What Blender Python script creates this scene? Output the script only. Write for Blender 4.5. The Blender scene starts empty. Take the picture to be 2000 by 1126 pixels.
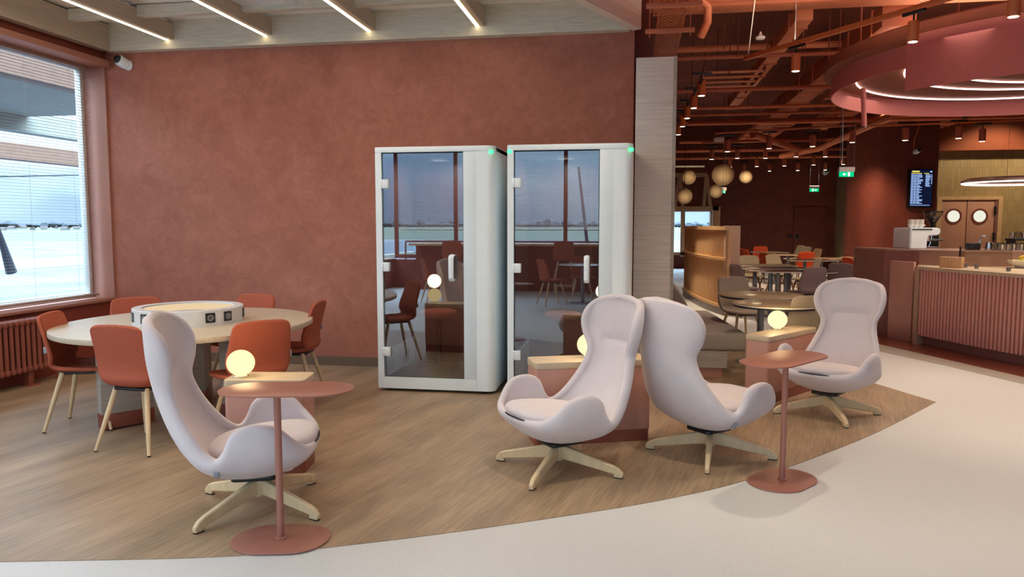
import bpy, bmesh, math, random
from mathutils import Vector, Matrix
sc = bpy.context.scene
PI = math.pi
R = math.radians
random.seed(7)

# ---------------------------------------------------------------- camera, world, exposure
FPX, EYE = 1455.0, 1.5
PITCH, YAW = math.atan(126 / FPX), R(9.5)
cd = bpy.data.cameras.new('camera'); cam = bpy.data.objects.new('camera', cd)
sc.collection.objects.link(cam); sc.camera = cam
cam.location = (0, 0, EYE); cam.rotation_euler = (PI / 2 - PITCH, 0, YAW)
cd.sensor_fit = 'HORIZONTAL'; cd.sensor_width = 36; cd.lens = 36 * FPX / 2000
cd.clip_start = .05; cd.clip_end = 3000
vs = sc.view_settings
vs.view_transform = 'Standard'; vs.look = 'None'; vs.gamma = 1; vs.use_curve_mapping = False
vs.exposure = 0.62
sc.cycles.max_bounces = 8; sc.cycles.diffuse_bounces = 5; sc.cycles.glossy_bounces = 4
sc.cycles.transparent_max_bounces = 24; sc.cycles.transmission_bounces = 6
sc.cycles.sample_clamp_indirect = 6; sc.cycles.caustics_reflective = False; sc.cycles.caustics_refractive = False
try:
    sc.cycles.use_denoising = True
except Exception:
    pass

w = bpy.data.worlds.new('sky'); sc.world = w; w.use_nodes = True
nt = w.node_tree; nt.nodes.clear()
out = nt.nodes.new('ShaderNodeOutputWorld'); bg = nt.nodes.new('ShaderNodeBackground')
tc = nt.nodes.new('ShaderNodeTexCoord'); mp = nt.nodes.new('ShaderNodeMapping')
mp.inputs['Scale'].default_value = (1.2, 1.2, 4.5)
nz = nt.nodes.new('ShaderNodeTexNoise'); nz.inputs['Scale'].default_value = 1.7; nz.inputs['Detail'].default_value = 6
rp = nt.nodes.new('ShaderNodeValToRGB')
rp.color_ramp.elements[0].position = .36; rp.color_ramp.elements[0].color = (.22, .36, .58, 1)
rp.color_ramp.elements[1].position = .64; rp.color_ramp.elements[1].color = (.66, .85, 1, 1)
nt.links.new(tc.outputs['Generated'], mp.inputs['Vector']); nt.links.new(mp.outputs[0], nz.inputs['Vector'])
nt.links.new(nz.outputs['Fac'], rp.inputs['Fac']); nt.links.new(rp.outputs[0], bg.inputs['Color'])
# overcast sky: several times brighter overhead than at the horizon
sx = nt.nodes.new('ShaderNodeSeparateXYZ'); ml_ = nt.nodes.new('ShaderNodeMath'); ml_.operation = 'MAXIMUM'; ml_.inputs[1].default_value = 0
ma = nt.nodes.new('ShaderNodeMath'); ma.operation = 'MULTIPLY_ADD'; ma.inputs[1].default_value = 24.0; ma.inputs[2].default_value = 1.2
mq = nt.nodes.new('ShaderNodeMath'); mq.operation = 'POWER'; mq.inputs[1].default_value = 1.5
nt.links.new(tc.outputs['Generated'], sx.inputs[0]); nt.links.new(sx.outputs['Z'], ml_.inputs[0]); nt.links.new(ml_.outputs[0], mq.inputs[0]); nt.links.new(mq.outputs[0], ma.inputs[0])
nt.links.new(ma.outputs[0], bg.inputs['Strength'])
nt.links.new(bg.outputs[0], out.inputs['Surface'])


def light(name, kind, loc, power, col=(1, 1, 1), size=.1, rot=(0, 0, 0), spot=100, blend=.6, sy=None, portal=False):
    l = bpy.data.lights.new(name, kind); l.energy = power; l.color = col
    if kind == 'AREA':
        l.size = size
        if sy: l.shape = 'RECTANGLE'; l.size_y = sy
        if portal: l.cycles.is_portal = True
    else:
        l.shadow_soft_size = size
    if kind == 'SPOT': l.spot_size = R(spot); l.spot_blend = blend
    o = bpy.data.objects.new(name, l); sc.collection.objects.link(o); o.location = loc; o.rotation_euler = rot
    return o


# sky portals in the window openings (they only guide the sky's own light)
light('window_portal', 'AREA', (-5.99, 1.4, 1.95), 1, size=2.5, sy=11.6, rot=(0, -PI / 2, 0), portal=True)
light('window_portal', 'AREA', (1.6, -4.3, 1.95), 1, size=14.6, sy=2.5, rot=(PI / 2, 0, 0), portal=True)


# ---------------------------------------------------------------- pixel helpers (camera constants only)
def ray(px, py):
    x = (px - 1000) / FPX; y = -(py - 563) / FPX
    d = Vector((0, math.cos(PITCH), -math.sin(PITCH))) + x * Vector((1, 0, 0)) + y * Vector((0, math.sin(PITCH), math.cos(PITCH)))
    return Matrix.Rotation(YAW, 3, 'Z') @ d


def G(px, py, z=0.0):
    d = ray(px, py); return Vector((0, 0, EYE)) + d * ((z - EYE) / d.z)


FWD = Vector((-math.sin(YAW), math.cos(YAW), 0))


def D(px, py, dep):      # point at a horizontal distance "dep" straight ahead of the lens
    d = ray(px, py); return Vector((0, 0, EYE)) + d * (dep / d.dot(FWD))


# ---------------------------------------------------------------- materials
def srgb(r, g, b):
    f = lambda c: (c / 255 / 12.92) if c / 255 <= .04045 else ((c / 255 + .055) / 1.055) ** 2.4
    return (f(r), f(g), f(b))


def mat(name, col, rough=.6, metal=0, bump=0, bscale=200, var=0, vscale=5, emit=None, estr=0, spec=.5, stretch=None, detail=4, sheen=0, rot=None):
    m = bpy.data.materials.new(name); m.use_nodes = True
    n = m.node_tree; b = n.nodes['Principled BSDF']
    b.inputs['Base Color'].default_value = (*col, 1); b.inputs['Roughness'].default_value = rough
    b.inputs['Metallic'].default_value = metal; b.inputs['Specular IOR Level'].default_value = spec
    if sheen: b.inputs['Sheen Weight'].default_value = sheen
    if emit: b.inputs['Emission Color'].default_value = (*emit, 1); b.inputs['Emission Strength'].default_value = estr
    t = n.nodes.new('ShaderNodeTexCoord'); mp = n.nodes.new('ShaderNodeMapping')
    n.links.new(t.outputs['Object'], mp.inputs['Vector'])
    if stretch: mp.inputs['Scale'].default_value = stretch
    if rot: mp.inputs['Rotation'].default_value = rot
    if True:
        z = n.nodes.new('ShaderNodeTexNoise'); z.inputs['Scale'].default_value = vscale; z.inputs['Detail'].default_value = detail
        n.links.new(mp.outputs[0], z.inputs['Vector'])
        mx = n.nodes.new('ShaderNodeMapRange'); v = max(var, .02)
        mx.inputs['From Min'].default_value = .3; mx.inputs['From Max'].default_value = .7
        mx.inputs['To Min'].default_value = 1 - v; mx.inputs['To Max'].default_value = 1 + v
        n.links.new(z.outputs['Fac'], mx.inputs['Value'])
        mul = n.nodes.new('ShaderNodeVectorMath'); mul.operation = 'SCALE'; mul.inputs[0].default_value = col
        n.links.new(mx.outputs[0], mul.inputs['Scale']); n.links.new(mul.outputs[0], b.inputs['Base Color'])
    if bump:
        z2 = n.nodes.new('ShaderNodeTexNoise'); z2.inputs['Scale'].default_value = bscale; z2.inputs['Detail'].default_value = 3
        n.links.new(mp.outputs[0], z2.inputs['Vector'])
        bm_ = n.nodes.new('ShaderNodeBump'); bm_.inputs['Strength'].default_value = bump; bm_.inputs['Distance'].default_value = .01
        n.links.new(z2.outputs['Fac'], bm_.inputs['Height']); n.links.new(bm_.outputs[0], b.inputs['Normal'])
    return m


def glass(name, tint=(.9, .95, .95), refl=.12, ior=1.5):
    m = bpy.data.materials.new(name); m.use_nodes = True; n = m.node_tree; n.nodes.clear()
    o = n.nodes.new('ShaderNodeOutputMaterial'); t = n.nodes.new('ShaderNodeBsdfTransparent'); t.inputs[0].default_value = (*tint, 1)
    g = n.nodes.new('ShaderNodeBsdfGlossy'); g.inputs['Roughness'].default_value = 0
    f0 = n.nodes.new('ShaderNodeLayerWeight'); f0.inputs['Blend'].default_value = .5
    f = n.nodes.new('ShaderNodeMath'); f.operation = 'POWER'; f.inputs[1].default_value = 5.0; n.links.new(f0.outputs['Facing'], f.inputs[0])
    a = n.nodes.new('ShaderNodeMath'); a.operation = 'MULTIPLY_ADD'; a.inputs[1].default_value = .9 - refl; a.inputs[2].default_value = refl; a.use_clamp = True
    x = n.nodes.new('ShaderNodeMixShader')
    n.links.new(f.outputs[0], a.inputs[0]); n.links.new(a.outputs[0], x.inputs[0])
    n.links.new(t.outputs[0], x.inputs[1]); n.links.new(g.outputs[0], x.inputs[2]); n.links.new(x.outputs[0], o.inputs[0])
    return m


def emis(name, col, s):
    m = bpy.data.materials.new(name); m.use_nodes = True; n = m.node_tree; n.nodes.clear()
    o = n.nodes.new('ShaderNodeOutputMaterial'); e = n.nodes.new('ShaderNodeEmission')
    e.inputs[0].default_value = (*col, 1); e.inputs[1].default_value = s; n.links.new(e.outputs[0], o.inputs[0])
    return m


def planks(name, c1, c2, ang, rough, L=1.2, W=.19):
    m = bpy.data.materials.new(name); m.use_nodes = True; n = m.node_tree; b = n.nodes['Principled BSDF']
    t = n.nodes.new('ShaderNodeTexCoord'); mp = n.nodes.new('ShaderNodeMapping'); mp.inputs['Rotation'].default_value = (0, 0, -ang)
    n.links.new(t.outputs['Object'], mp.inputs['Vector'])
    br = n.nodes.new('ShaderNodeTexBrick'); br.inputs['Scale'].default_value = 1; br.inputs['Brick Width'].default_value = L
    br.inputs['Row Height'].default_value = W; br.inputs['Mortar Size'].default_value = .0009; br.inputs['Mortar Smooth'].default_value = .3
    br.offset = .37; br.inputs['Color1'].default_value = (*c1, 1); br.inputs['Color2'].default_value = (*c2, 1)
    br.inputs['Mortar'].default_value = (*[v * .62 for v in c1], 1)
    n.links.new(mp.outputs[0], br.inputs['Vector'])
    mp2 = n.nodes.new('ShaderNodeMapping'); mp2.inputs['Scale'].default_value = (1.6, 34, 1)
    n.links.new(mp.outputs[0], mp2.inputs['Vector'])
    z = n.nodes.new('ShaderNodeTexNoise'); z.inputs['Scale'].default_value = 2.2; z.inputs['Detail'].default_value = 7; z.inputs['Distortion'].default_value = .6
    n.links.new(mp2.outputs[0], z.inputs['Vector'])
    z3 = n.nodes.new('ShaderNodeTexNoise'); z3.inputs['Scale'].default_value = 1.1; z3.inputs['Detail'].default_value = 4
    mp3 = n.nodes.new('ShaderNodeMapping'); mp3.inputs['Scale'].default_value = (.9, 4, 1)
    n.links.new(mp.outputs[0], mp3.inputs['Vector']); n.links.new(mp3.outputs[0], z3.inputs['Vector'])
    ad = n.nodes.new('ShaderNodeMath'); ad.operation = 'ADD'; n.links.new(z.outputs['Fac'], ad.inputs[0]); n.links.new(z3.outputs['Fac'], ad.inputs[1])
    mr = n.nodes.new('ShaderNodeMapRange'); mr.inputs['From Min'].default_value = .7; mr.inputs['From Max'].default_value = 1.3
    mr.inputs['To Min'].default_value = .66; mr.inputs['To Max'].default_value = 1.34
    n.links.new(ad.outputs[0], mr.inputs['Value'])
    mu = n.nodes.new('ShaderNodeVectorMath'); mu.operation = 'SCALE'
    n.links.new(br.outputs['Color'], mu.inputs[0]); n.links.new(mr.outputs[0], mu.inputs['Scale']); n.links.new(mu.outputs[0], b.inputs['Base Color'])
    b.inputs['Roughness'].default_value = rough
    bp = n.nodes.new('ShaderNodeBump'); bp.inputs['Strength'].default_value = .12; bp.inputs['Distance'].default_value = .004
    n.links.new(z.outputs['Fac'], bp.inputs['Height']); n.links.new(bp.outputs[0], b.inputs['Normal'])
    return m


def plaster(name, c1, c2, c3, scale=1.0, rough=.75):
    m = bpy.data.materials.new(name); m.use_nodes = True; n = m.node_tree; b = n.nodes['Principled BSDF']
    t = n.nodes.new('ShaderNodeTexCoord')
    z = n.nodes.new('ShaderNodeTexNoise'); z.inputs['Scale'].default_value = 1.5 * scale; z.inputs['Detail'].default_value = 9; z.inputs['Roughness'].default_value = .72; z.inputs['Distortion'].default_value = .35
    n.links.new(t.outputs['Object'], z.inputs['Vector'])
    r = n.nodes.new('ShaderNodeValToRGB'); e = r.color_ramp.elements
    e[0].position = .36; e[0].color = (*c1, 1); e[1].position = .64; e[1].color = (*c3, 1)
    k = e.new(.5); k.color = (*c2, 1)
    zf = n.nodes.new('ShaderNodeTexNoise'); zf.inputs['Scale'].default_value = 7 * scale; zf.inputs['Detail'].default_value = 8; zf.inputs['Roughness'].default_value = .7; zf.inputs['Distortion'].default_value = 1.2
    n.links.new(t.outputs['Object'], zf.inputs['Vector'])
    am = n.nodes.new('ShaderNodeMix'); am.inputs[0].default_value = .42; n.links.new(z.outputs['Fac'], am.inputs[2]); n.links.new(zf.outputs['Fac'], am.inputs[3])
    n.links.new(am.outputs[0], r.inputs['Fac']); n.links.new(r.outputs[0], b.inputs['Base Color'])
    b.inputs['Roughness'].default_value = rough
    z2 = n.nodes.new('ShaderNodeTexNoise'); z2.inputs['Scale'].default_value = 9 * scale; z2.inputs['Detail'].default_value = 6; z2.inputs['Distortion'].default_value = .5
    n.links.new(t.outputs['Object'], z2.inputs['Vector'])
    bp = n.nodes.new('ShaderNodeBump'); bp.inputs['Strength'].default_value = .25; bp.inputs['Distance'].default_value = .01
    n.links.new(z2.outputs['Fac'], bp.inputs['Height']); n.links.new(bp.outputs[0], b.inputs['Normal'])
    return m


def tiles(name, c1, c2, w_, h_, rough=.4, axis='XZ'):
    m = bpy.data.materials.new(name); m.use_nodes = True; n = m.node_tree; b = n.nodes['Principled BSDF']
    t = n.nodes.new('ShaderNodeTexCoord'); s = n.nodes.new('ShaderNodeSeparateXYZ'); c = n.nodes.new('ShaderNodeCombineXYZ')
    n.links.new(t.outputs['Object'], s.inputs[0])
    n.links.new(s.outputs['X' if axis == 'XZ' else 'Y'], c.inputs['X']); n.links.new(s.outputs['Z'], c.inputs['Y'])
    br = n.nodes.new('ShaderNodeTexBrick'); br.offset = 0; br.inputs['Scale'].default_value = 1; br.inputs['Brick Width'].default_value = w_
    br.inputs['Row Height'].default_value = h_; br.inputs['Mortar Size'].default_value = .006
    br.inputs['Color1'].default_value = (*c1, 1); br.inputs['Color2'].default_value = (*c2, 1); br.inputs['Mortar'].default_value = (*[v * .7 for v in c1], 1)
    n.links.new(c.outputs[0], br.inputs['Vector']); n.links.new(br.outputs[0], b.inputs['Base Color']); b.inputs['Roughness'].default_value = rough
    return m


M = {}
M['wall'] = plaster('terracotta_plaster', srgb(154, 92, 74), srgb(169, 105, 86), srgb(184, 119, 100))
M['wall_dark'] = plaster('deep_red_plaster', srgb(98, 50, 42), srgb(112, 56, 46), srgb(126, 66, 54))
M['wall_pink'] = mat('pink_reveal', srgb(176, 122, 104), .6, var=.05)
M['wall_low'] = mat('sill_wall', srgb(140, 66, 52), .6, var=.06)
M['beige'] = mat('terrazzo', srgb(208, 208, 206), .5, var=.04, vscale=60, bump=.03, bscale=300)
M['strip'] = mat('stone_strip', srgb(176, 168, 154), .4, var=.12, vscale=90)
M['redfloor'] = mat('red_tile_floor', srgb(128, 68, 52), .22, var=.08)
M['oak'] = planks('oak_floor', srgb(164, 140, 112), srgb(152, 128, 102), R(76), .42)
M['whitewash'] = mat('whitewashed_oak', srgb(176, 168, 156), .55, var=.16, vscale=3, stretch=(.6, .6, 26), bump=.12, bscale=6, detail=8)
M['panelwood'] = mat('grey_oak_panel', srgb(220, 212, 202), .55, var=.11, vscale=2.5, stretch=(.7, .7, 24), bump=.12, bscale=6, detail=8)
M['lattice'] = mat('grey_oak_beam', srgb(206, 202, 184), .6, var=.12, vscale=3, stretch=(2, 2, 22), detail=7)
M['lattice_y'] = mat('grey_oak_long', srgb(186, 172, 152), .6, var=.12, vscale=3, stretch=(22, 1, 22), detail=7)
M['topwood'] = mat('pale_oak_top', srgb(204, 184, 154), .42, var=.1, vscale=3, stretch=(1.4, 24, 4), detail=8)
M['tabletop'] = mat('pale_laminate', srgb(196, 180, 156), .38, var=.07, vscale=3, stretch=(24, 1.2, 4), detail=8)
M['leg'] = mat('pale_ash', srgb(222, 196, 154), .45, var=.08, vscale=4, stretch=(6, 6, 1), detail=6)
M['fabric'] = mat('blush_felt', srgb(216, 206, 208), .9, bump=.15, bscale=420, var=.03, vscale=9, spec=.2, sheen=.25)
M['terra'] = mat('terracotta_weave', srgb(174, 92, 70), .9, bump=.3, bscale=380, var=.12, vscale=160, spec=.2)
M['greyfab'] = mat('grey_weave', srgb(150, 138, 122), .9, bump=.3, bscale=380, var=.14, vscale=160, spec=.2)
M['beigefab'] = mat('beige_weave', srgb(186, 166, 138), .9, bump=.2, bscale=380, var=.08, vscale=120, spec=.2)
M['mauve'] = mat('mauve_weave', srgb(134, 112, 112), .9, bump=.2, bscale=380, var=.06, vscale=120, spec=.2)
M['orangefab'] = mat('orange_weave', srgb(196, 78, 46), .9, bump=.2, bscale=380, var=.08, vscale=120, spec=.2)
M['benchfab'] = mat('bench_weave', srgb(158, 150, 142), .9, bump=.25, bscale=300, var=.1, vscale=110, spec=.2)
M['pink'] = mat('pink_laminate', srgb(188, 136, 120), .5, var=.03)
M['plinth'] = mat('copper_plinth', srgb(142, 78, 62), .4, metal=.2, var=.04)
M['metal'] = mat('terracotta_metal', srgb(168, 112, 96), .42, metal=.25, var=.02, bump=.04, bscale=600)
M['white'] = mat('white_shell', srgb(234, 246, 252), .35, var=.01)
M['whitedim'] = mat('white_panel', srgb(222, 236, 244), .5, var=.01)
M['felt'] = mat('dark_felt', srgb(96, 62, 58), .9, var=.08, vscale=40)
M['innerdark'] = mat('inner_charcoal', srgb(44, 40, 44), .8, var=.05)
M['carpet'] = mat('black_carpet', srgb(34, 34, 38), .95, bump=.4, bscale=300, var=.2, vscale=90)
M['black'] = mat('black_plastic', srgb(24, 24, 26), .4)
M['chrome'] = mat('chrome', (.7, .7, .7), .15, metal=1)
M['greymetal'] = mat('grey_steel', srgb(140, 146, 150), .4, metal=.5)
M['tag'] = mat('grey_tag', srgb(150, 156, 168), .6)
M['marble'] = mat('white_marble', srgb(214, 214, 214), .3, var=.07, vscale=6, detail=8)
M['rad'] = mat('radiator_paint', srgb(150, 84, 66), .45, var=.03)
M['ceil'] = mat('painted_ceiling', srgb(238, 234, 228), .8, var=.02)
M['ceildark'] = mat('oxide_soffit', srgb(116, 56, 42), .85, var=.2, vscale=1.5)
M['duct'] = mat('oxide_duct', srgb(206, 118, 80), .6, var=.12, vscale=3)
M['ductdark'] = mat('oxide_pipe', srgb(172, 90, 64), .6, var=.15, vscale=3)
M['track'] = mat('orange_track', srgb(206, 108, 52), .5, var=.02)
M['ring'] = mat('rose_fabric', srgb(204, 122, 116), .8, var=.04, vscale=30, bump=.2, bscale=250)
M['ringboard'] = mat('brown_soffit', srgb(140, 76, 54), .8, var=.08)
M['flute'] = mat('rose_flutes', srgb(226, 164, 150), .45, var=.04)
M['roseplain'] = mat('rose_panel', srgb(208, 160, 144), .35, metal=.15, var=.04)
M['rosedark'] = mat('mauve_laminate', srgb(144, 96, 90), .35, var=.06)
M['steel'] = mat('brushed_rose_steel', srgb(176, 142, 128), .3, metal=.3, var=.04)
M['tile'] = tiles('cream_tiles', srgb(176, 150, 104), srgb(164, 138, 94), .075, .3)
M['tilegrey'] = tiles('grey_tiles', srgb(150, 132, 106), srgb(142, 124, 98), .3, .3, axis='YZ')
M['doorpink'] = mat('door_laminate', srgb(196, 142, 116), .5, var=.04)
M['honey'] = mat('honey_oak', srgb(204, 164, 120), .5, var=.14, vscale=4, stretch=(14, 14, 1), detail=7)
M['honeyplain'] = mat('honey_edge', srgb(212, 172, 124), .5, var=.08)
M['screenend'] = mat('pale_rose_oak', srgb(190, 156, 130), .5, var=.08, vscale=4, stretch=(2, 2, 20))
M['globe'] = emis('warm_globe', (1.0, .75, .36), 1.05)
M['led'] = emis('warm_led', (1.0, .78, .48), 5)
M['ledwhite'] = emis('rosy_led', (1.0, .86, .8), 2.6)
M['lens'] = emis('spot_lens', (1.0, .82, .58), 9)
M['ringglow'] = emis('ring_glow', (1.0, .74, .45), .55)
M['greenled'] = emis('green_led', (.05, 1, .25), 2.0)
M['exitgreen'] = emis('exit_green', (.0, .42, .16), 1.1)
M['exitwhite'] = emis('exit_white', (.8, 1, .85), 1.4)
M['screen'] = emis('screen_dark', (.004, .006, .02), 1)
M['screentext'] = emis('screen_text', (.35, .5, .9), .9)
M['screenyellow'] = emis('screen_yellow', (.7, .6, .1), .9)
M['glass'] = glass('clear_glass', (.93, .96, .96), .02)
M['boothglass'] = glass('booth_glass', (.84, .85, .86), .19)
M['boothback'] = mat('rear_panel', srgb(96, 58, 52), .35, var=.05, spec=.4)
M['barglass'] = glass('counter_glass', (.85, .85, .82), .05)
M['slat'] = mat('blind_slat', srgb(176, 152, 138), .5, var=.02)
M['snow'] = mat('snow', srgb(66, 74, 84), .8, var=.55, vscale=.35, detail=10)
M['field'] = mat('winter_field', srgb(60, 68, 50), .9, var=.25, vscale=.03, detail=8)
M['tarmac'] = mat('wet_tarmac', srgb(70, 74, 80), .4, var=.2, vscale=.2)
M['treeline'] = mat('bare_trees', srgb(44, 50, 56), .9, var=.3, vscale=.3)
M['house'] = mat('pale_house', srgb(120, 116, 110), .8)
M['roof'] = mat('dark_roof', srgb(60, 48, 46), .8)
M['bark'] = mat('grey_steel_post', srgb(52, 56, 66), .6)
M['canopy'] = mat('canopy_fascia', srgb(126, 92, 72), .7, var=.06)
M['canopylight'] = mat('canopy_soffit', srgb(150, 148, 134), .7, var=.04)
M['plate'] = mat('white_ceramic', srgb(222, 218, 210), .25)
M['banana'] = mat('banana_skin', srgb(214, 176, 64), .5, var=.1, vscale=12)
M['apple'] = mat('apple_skin', srgb(186, 180, 70), .35, var=.15, vscale=14)
M['stone'] = mat('dark_stone', srgb(84, 60, 56), .25, var=.1)
M['darktop'] = mat('brown_laminate', srgb(84, 58, 54), .25, var=.04)
M['greytop'] = mat('oak_laminate', srgb(168, 148, 120), .2, var=.1, vscale=3, stretch=(20, 1.2, 2), detail=7)
M['rim'] = mat('pale_rim', srgb(214, 208, 198), .4)
M['darkleg'] = mat('walnut_leg', srgb(126, 82, 50), .5)
M['lantern'] = mat('paper_lantern', srgb(196, 168, 134), .8, var=.02, bump=.1, bscale=60)


# ---------------------------------------------------------------- mesh helpers
def B(): return bmesh.new()


def merge(dst, src, mtx=None):
    if mtx is not None: bmesh.ops.transform(src, matrix=mtx, verts=src.verts)
    me = bpy.data.meshes.new('t'); src.to_mesh(me); src.free(); dst.from_mesh(me); bpy.data.meshes.remove(me)


def box(bm, x0, x1, y0, y1, z0, z1, bev=0, seg=2, mtx=None):
    t = B(); r = bmesh.ops.create_cube(t, size=1)
    for v in t.verts:
        v.co = Vector((x0 + (v.co.x + .5) * (x1 - x0), y0 + (v.co.y + .5) * (y1 - y0), z0 + (v.co.z + .5) * (z1 - z0)))
    if bev: bmesh.ops.bevel(t, geom=t.edges[:], offset=bev, segments=seg, profile=.5, affect='EDGES', clamp_overlap=True)
    merge(bm, t, mtx); return bm


def prism(bm, pts, z0, z1, bev=0, mtx=None, seg=2):
    t = B(); lo = [t.verts.new((p[0], p[1], z0)) for p in pts]; hi = [t.verts.new((p[0], p[1], z1)) for p in pts]
    n = len(pts); f0 = t.faces.new(lo[::-1]); f1 = t.faces.new(hi)
    for i in range(n): t.faces.new((lo[i], lo[(i + 1) % n], hi[(i + 1) % n], hi[i]))
    bmesh.ops.recalc_face_normals(t, faces=t.faces[:])
    if bev:
        ed = [e for e in t.edges if abs(e.verts[0].co.z - e.verts[1].co.z) < 1e-6]
        bmesh.ops.bevel(t, geom=ed, offset=bev, segments=seg, profile=.5, affect='EDGES', clamp_overlap=True)
    merge(bm, t, mtx); return bm


def tube(bm, pts, r, n=12, cap=True):
    pts = [Vector(p) for p in pts]
    rs = r if isinstance(r, (list, tuple)) else [r] * len(pts)
    rings = []; up = None
    for i, p in enumerate(pts):
        a = pts[max(0, i - 1)]; b = pts[min(len(pts) - 1, i + 1)]; d = (b - a).normalized()
        if up is None: up = d.orthogonal().normalized()
        up = (up - d * up.dot(d)).normalized(); s = d.cross(up)
        rings.append([bm.verts.new(p + (up * math.cos(2 * PI * k / n) + s * math.sin(2 * PI * k / n)) * rs[i]) for k in range(n)])
    for i in range(len(rings) - 1):
        for k in range(n): bm.faces.new((rings[i][k], rings[i][(k + 1) % n], rings[i + 1][(k + 1) % n], rings[i + 1][k]))
    if cap: bm.faces.new(rings[0][::-1]); bm.faces.new(rings[-1])
    return bm


def lathe(bm, prof, n=32, mtx=None, sx=1, sy=1):
    t = B(); rings = []
    for r, z in prof:
        if r < 1e-5: rings.append([t.verts.new((0, 0, z))])
        else: rings.append([t.verts.new((r * math.cos(2 * PI * k / n) * sx, r * math.sin(2 * PI * k / n) * sy, z)) for k in range(n)])
    for a, b in zip(rings, rings[1:]):
        for k in range(n):
            k2 = (k + 1) % n
            if len(a) == 1 and len(b) == 1: continue
            if len(a) == 1: t.faces.new((a[0], b[k2], b[k]))
            elif len(b) == 1: t.faces.new((a[k], a[k2], b[0]))
            else: t.faces.new((a[k], a[k2], b[k2], b[k]))
    bmesh.ops.recalc_face_normals(t, faces=t.faces[:])
    merge(bm, t, mtx); return bm


def quad(bm, pts):
    bm.faces.new([bm.verts.new(p) for p in pts]); return bm


def stadium(L, W, n=14, cx=0, cy=0):
    r = W / 2; a = L / 2 - r; pts = []
    for k in range(n + 1): t = -PI / 2 + PI * k / n; pts.append((cx + a + r * math.cos(t), cy + r * math.sin(t)))
    for k in range(n + 1): t = PI / 2 + PI * k / n; pts.append((cx - a + r * math.cos(t), cy + r * math.sin(t)))
    return pts


def rrect(x0, x1, y0, y1, r, n=6):
    pts = []
    for cx, cy, a in ((x1 - r, y0 + r, -PI / 2), (x1 - r, y1 - r, 0), (x0 + r, y1 - r, PI / 2), (x0 + r, y0 + r, PI)):
        for k in range(n + 1): t = a + PI / 2 * k / n; pts.append((cx + r * math.cos(t), cy + r * math.sin(t)))
    return pts


def ellipse(a, b, n=48, cx=0, cy=0): return [(cx + a * math.cos(2 * PI * k / n), cy + b * math.sin(2 * PI * k / n)) for k in range(n)]


def obj(name, bm, m, parent=None, angle=35, label=None):
    me = bpy.data.meshes.new(name)
    if isinstance(bm, bmesh.types.BMesh):
        bmesh.ops.recalc_face_normals(bm, faces=bm.faces[:]) if False else None
        bm.to_mesh(me); bm.free()
    else: me = bm
    me.materials.append(M[m] if isinstance(m, str) else m)
    for p in me.polygons: p.use_smooth = True
    me.set_sharp_from_angle(angle=R(angle))
    o = bpy.data.objects.new(name, me); sc.collection.objects.link(o)
    if parent: o.parent = parent
    if label: o['label'] = label
    return o


def tag(o, label, cat, group=None, kind=None):
    o['label'] = label; o['category'] = cat
    if group: o['group'] = group
    if kind: o['kind'] = kind
    return o


def thing(name, label, cat, loc=(0, 0, 0), rz=0, group=None):
    o = bpy.data.objects.new(name, None); sc.collection.objects.link(o); o.empty_display_size = .1
    o.location = loc; o.rotation_euler = (0, 0, rz); return tag(o, label, cat, group)


def struct(name, bm, m, label, parent=None, angle=35):
    o = obj(name, bm, m, parent, angle)
    if not parent: o['kind'] = 'structure'; o['label'] = label
    return o


def kids(o): return list(o.children)


def dup(root, loc, rz, label=None, group=None, scale=None, swap=None):
    r = root.copy(); sc.collection.objects.link(r); r.location = loc; r.rotation_euler = (0, 0, rz)
    if label: r['label'] = label
    if group: r['group'] = group
    if scale: r.scale = (scale,) * 3
    for ch in kids(root):
        c = ch.copy(); sc.collection.objects.link(c); c.parent = r
        if swap and ch.type == 'MESH': c.data = swap(ch.data)
        for g in kids(ch):
            d = g.copy(); sc.collection.objects.link(d); d.parent = c
            if swap and g.type == 'MESH': d.data = swap(g.data)
    return r


def catmull(rows, n):
    out_ = []; k = len(rows) - 1
    for i in range(n):
        t = i / (n - 1) * k; a = min(int(t), k - 1); f = t - a
        p0, p1, p2, p3 = rows[max(a - 1, 0)], rows[a], rows[a + 1], rows[min(a + 2, k)]
        out_.append([.5 * (2 * q1 + (q2 - q0) * f + (2 * q0 - 5 * q1 + 4 * q2 - q3) * f * f + (-q0 + 3 * q1 - 3 * q2 + q3) * f ** 3) for q0, q1, q2, q3 in zip(p0, p1, p2, p3)])
    return out_


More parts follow.
